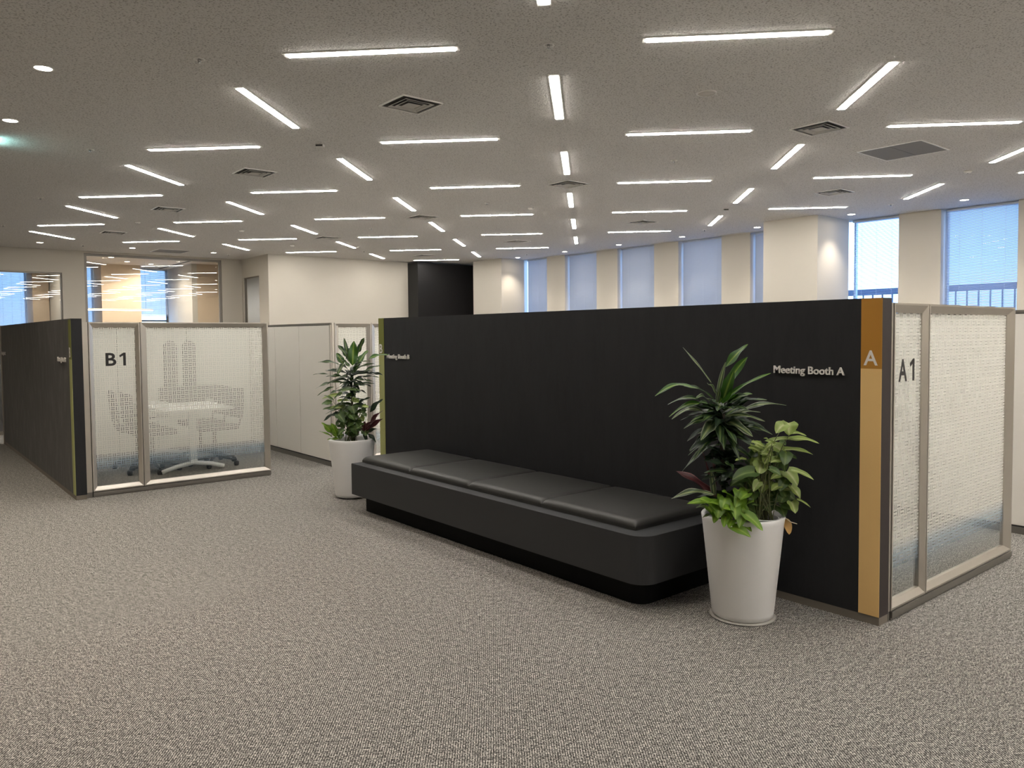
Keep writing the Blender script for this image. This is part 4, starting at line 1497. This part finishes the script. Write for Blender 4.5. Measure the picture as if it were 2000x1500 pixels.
# ------------------------------------------------------------------ furniture in booth B1
t = thing('meeting_table', 'white table with arched white feet inside booth B1', 'table', (2.70, 9.38, 0))
rounded_slab(-.37, .37, -.83, .83, .695, .722, .08, None, ('x0y0', 'x1y0', 'x1y1', 'x0y1'), 6, .004).build('tabletop', M['white'], t)
for yy in (-.50, .73):
    m = MB()
    m.tube([(-.33, yy, .03), (-.18, yy, .075), (0, yy, .105), (.18, yy, .075), (.33, yy, .03)], .024, .024, 8)
    m.build('foot', M['white'], t)
    m = MB()
    m.box(-.035, .035, yy - .03, yy + .03, .10, .70)
    m.build('leg', M['white'], t)
t = thing('upright_stand', 'dark two-pronged stand seen through the frosted B1 glass above the table', 'stand', (2.88, 9.72, .722))
m = MB()
for c in (-.16, .055):
    pts = [(c - .072, .10), (c + .072, .10), (c + .072, .66)] + [(c + .072 * math.cos(q), .66 + .072 * math.sin(q)) for q in (.4, .8, 1.2, 1.57, 1.95, 2.35, 2.75)] + [(c - .072, .66)]
    f = [m.bm.verts.new((x, -.02, z)) for x, z in pts]
    g = [m.bm.verts.new((x, .02, z)) for x, z in pts]
    m.bm.faces.new(f)
    m.bm.faces.new(g[::-1])
    for i in range(len(pts)):
        k = (i + 1) % len(pts)
        m.bm.faces.new((f[i], f[k], g[k], g[i]))
m.build('prongs', M['chair'], t)
MB().box(-.30, .40, -.025, .025, .02, .19, bev=.01).build('body', M['chair'], t)
MB().box(-.2, .2, -.1, .1, 0.001, .02, bev=.004).build('base', M['chair'], t)

cp = None
for x, y, rz, lab in ((2.36, 9.20, -PI / 2, 'dark swivel chair left of the white table, nearer the glass'),
                      (2.34, 9.74, -PI / 2 - .08, 'dark swivel chair left of the white table, farther in'),
                      (3.04, 9.19, PI / 2 + .06, 'dark swivel chair right of the white table, nearer the glass'),
                      (3.06, 9.75, PI / 2, 'dark swivel chair right of the white table, farther in')):
    if cp is None:
        t = cp = thing('swivel_chair', lab, 'chair')
        m = MB()
        m.box(-.22, .22, -.21, .22, .42, .48, bev=.02)
        m.build('seat', M['chair'], t)
        m = MB()
        for i in range(5):
            z = .55 + i * .065
            m.box(-.21, .21, -.235 - i * .006, -.215 - i * .006, z, z + .062)
        m.build('backrest', M['chair'], t)
        m = MB()
        for sx in (-1, 1):
            m.tube([(sx * .20, -.20, .44), (sx * .225, -.24, .60), (sx * .215, -.262, .88)], .011)
        m.tube([(-.215, -.262, .88), (.215, -.262, .88)], .011)
        m.build('back_frame', M['chair'], t)
        m = MB()
        for sx in (-1, 1):
            m.tube([(sx * .21, -.2, .60), (sx * .25, .0, .64), (sx * .25, .12, .64)], .013)
        m.build('armrests', M['chair'], t)
        MB().lathe([(.025, .09), (.02, .42)], n=12).build('gas_column', M['gasket'], t)
        bs = MB()
        for k in range(5):
            q = 2 * PI * k / 5
            bs.tube([(0, 0, .11), (.27 * math.cos(q), .27 * math.sin(q), .065)], .018, .012)
        bs.build('star_base', M['gasket'], t)
        for k in range(5):
            q = 2 * PI * k / 5
            c = (.27 * math.cos(q), .27 * math.sin(q), 0)
            MB().lathe([(.022, .002), (.028, .015), (.028, .045), (.02, .055)], c, n=12).build('caster', M['gasket'], t)
    else:
        t = tree_copy(cp)
        t['label'] = lab
    t.location = (x, y, 0)
    t.rotation_euler = (0, 0, rz)

# ------------------------------------------------------------------ outside
t = thing('balcony_railing', 'dark steel balcony railing outside the two right windows', 'railing', (15.2, 6.0, 0))
m = MB()
m.box(-.04, .04, -4, 4.5, 2.20, 2.32)
m.build('top_beam', M['railing'], t)
MB().box(-.02, .02, -4, 4.5, .10, .15).build('lower_rail', M['railing'], t)
for i in range(34):
    yy = -2.5 + i * .19
    MB().box(-.012, .012, yy, yy + .024, .15, 2.20).build('picket', M['railing'], t)
struct(MB().box(14.05, 16.2, -2, 17, -.2, .10).build('floor_balcony', M['railing']))
t = thing('lattice_mast', 'faint steel lattice mast outside the rightmost window', 'mast', (24.0, 7.15, 0))
m = MB()
for sx, sy in ((-.5, -.5), (.5, -.5), (.5, .5), (-.5, .5)):
    m.tube([(sx, sy, -3), (sx * .35, sy * .35, 4.3)], .05)
m.build('legs', M['railing'], t)
m = MB()
for k in range(9):
    z = -2 + k * .7
    f = 1 - .65 * (z + 3) / 7.3
    g = 1 - .65 * (z + 3.7) / 7.3
    for (ax, ay), (bx_, by_) in (((-.5, -.5), (.5, -.5)), ((-.5, .5), (-.5, -.5)), ((.5, -.5), (.5, .5))):
        m.tube([(ax * f, ay * f, z), (bx_ * g, by_ * g, z + .7)], .025)
m.build('braces', M['railing'], t)
gm = mat('hazy_ground', (.20, .23, .27), .9)
struct(MB().box(16.4, 150, -80, 120, -30.2, -30).build('floor_outside', gm))

# ------------------------------------------------------------------ groups of repeats
GROUPS = {'linear_ceiling_light': 'strip lights in the ceiling', 'downlight': 'round ceiling downlights', 'air_diffuser': 'square air diffusers in the ceiling',
          'return_grille': 'return air grilles in the ceiling', 'sprinkler': 'sprinkler heads in the ceiling', 'smoke_detector': 'smoke detectors in the ceiling',
          'motion_sensor': 'boxy sensors in the ceiling', 'venetian_blind': 'blinds in the windows', 'swivel_chair': 'swivel chairs in booth B1',
          'potted_plant': 'potted plants at the ends of the bench', 'glass_partition': 'frosted glass booth fronts', 'partition_wall': 'low booth partition walls'}
for o in SC.objects:
    if o.parent is None and o.get('label'):
        g = GROUPS.get(o.name.split('.')[0])
        if g:
            o['group'] = g
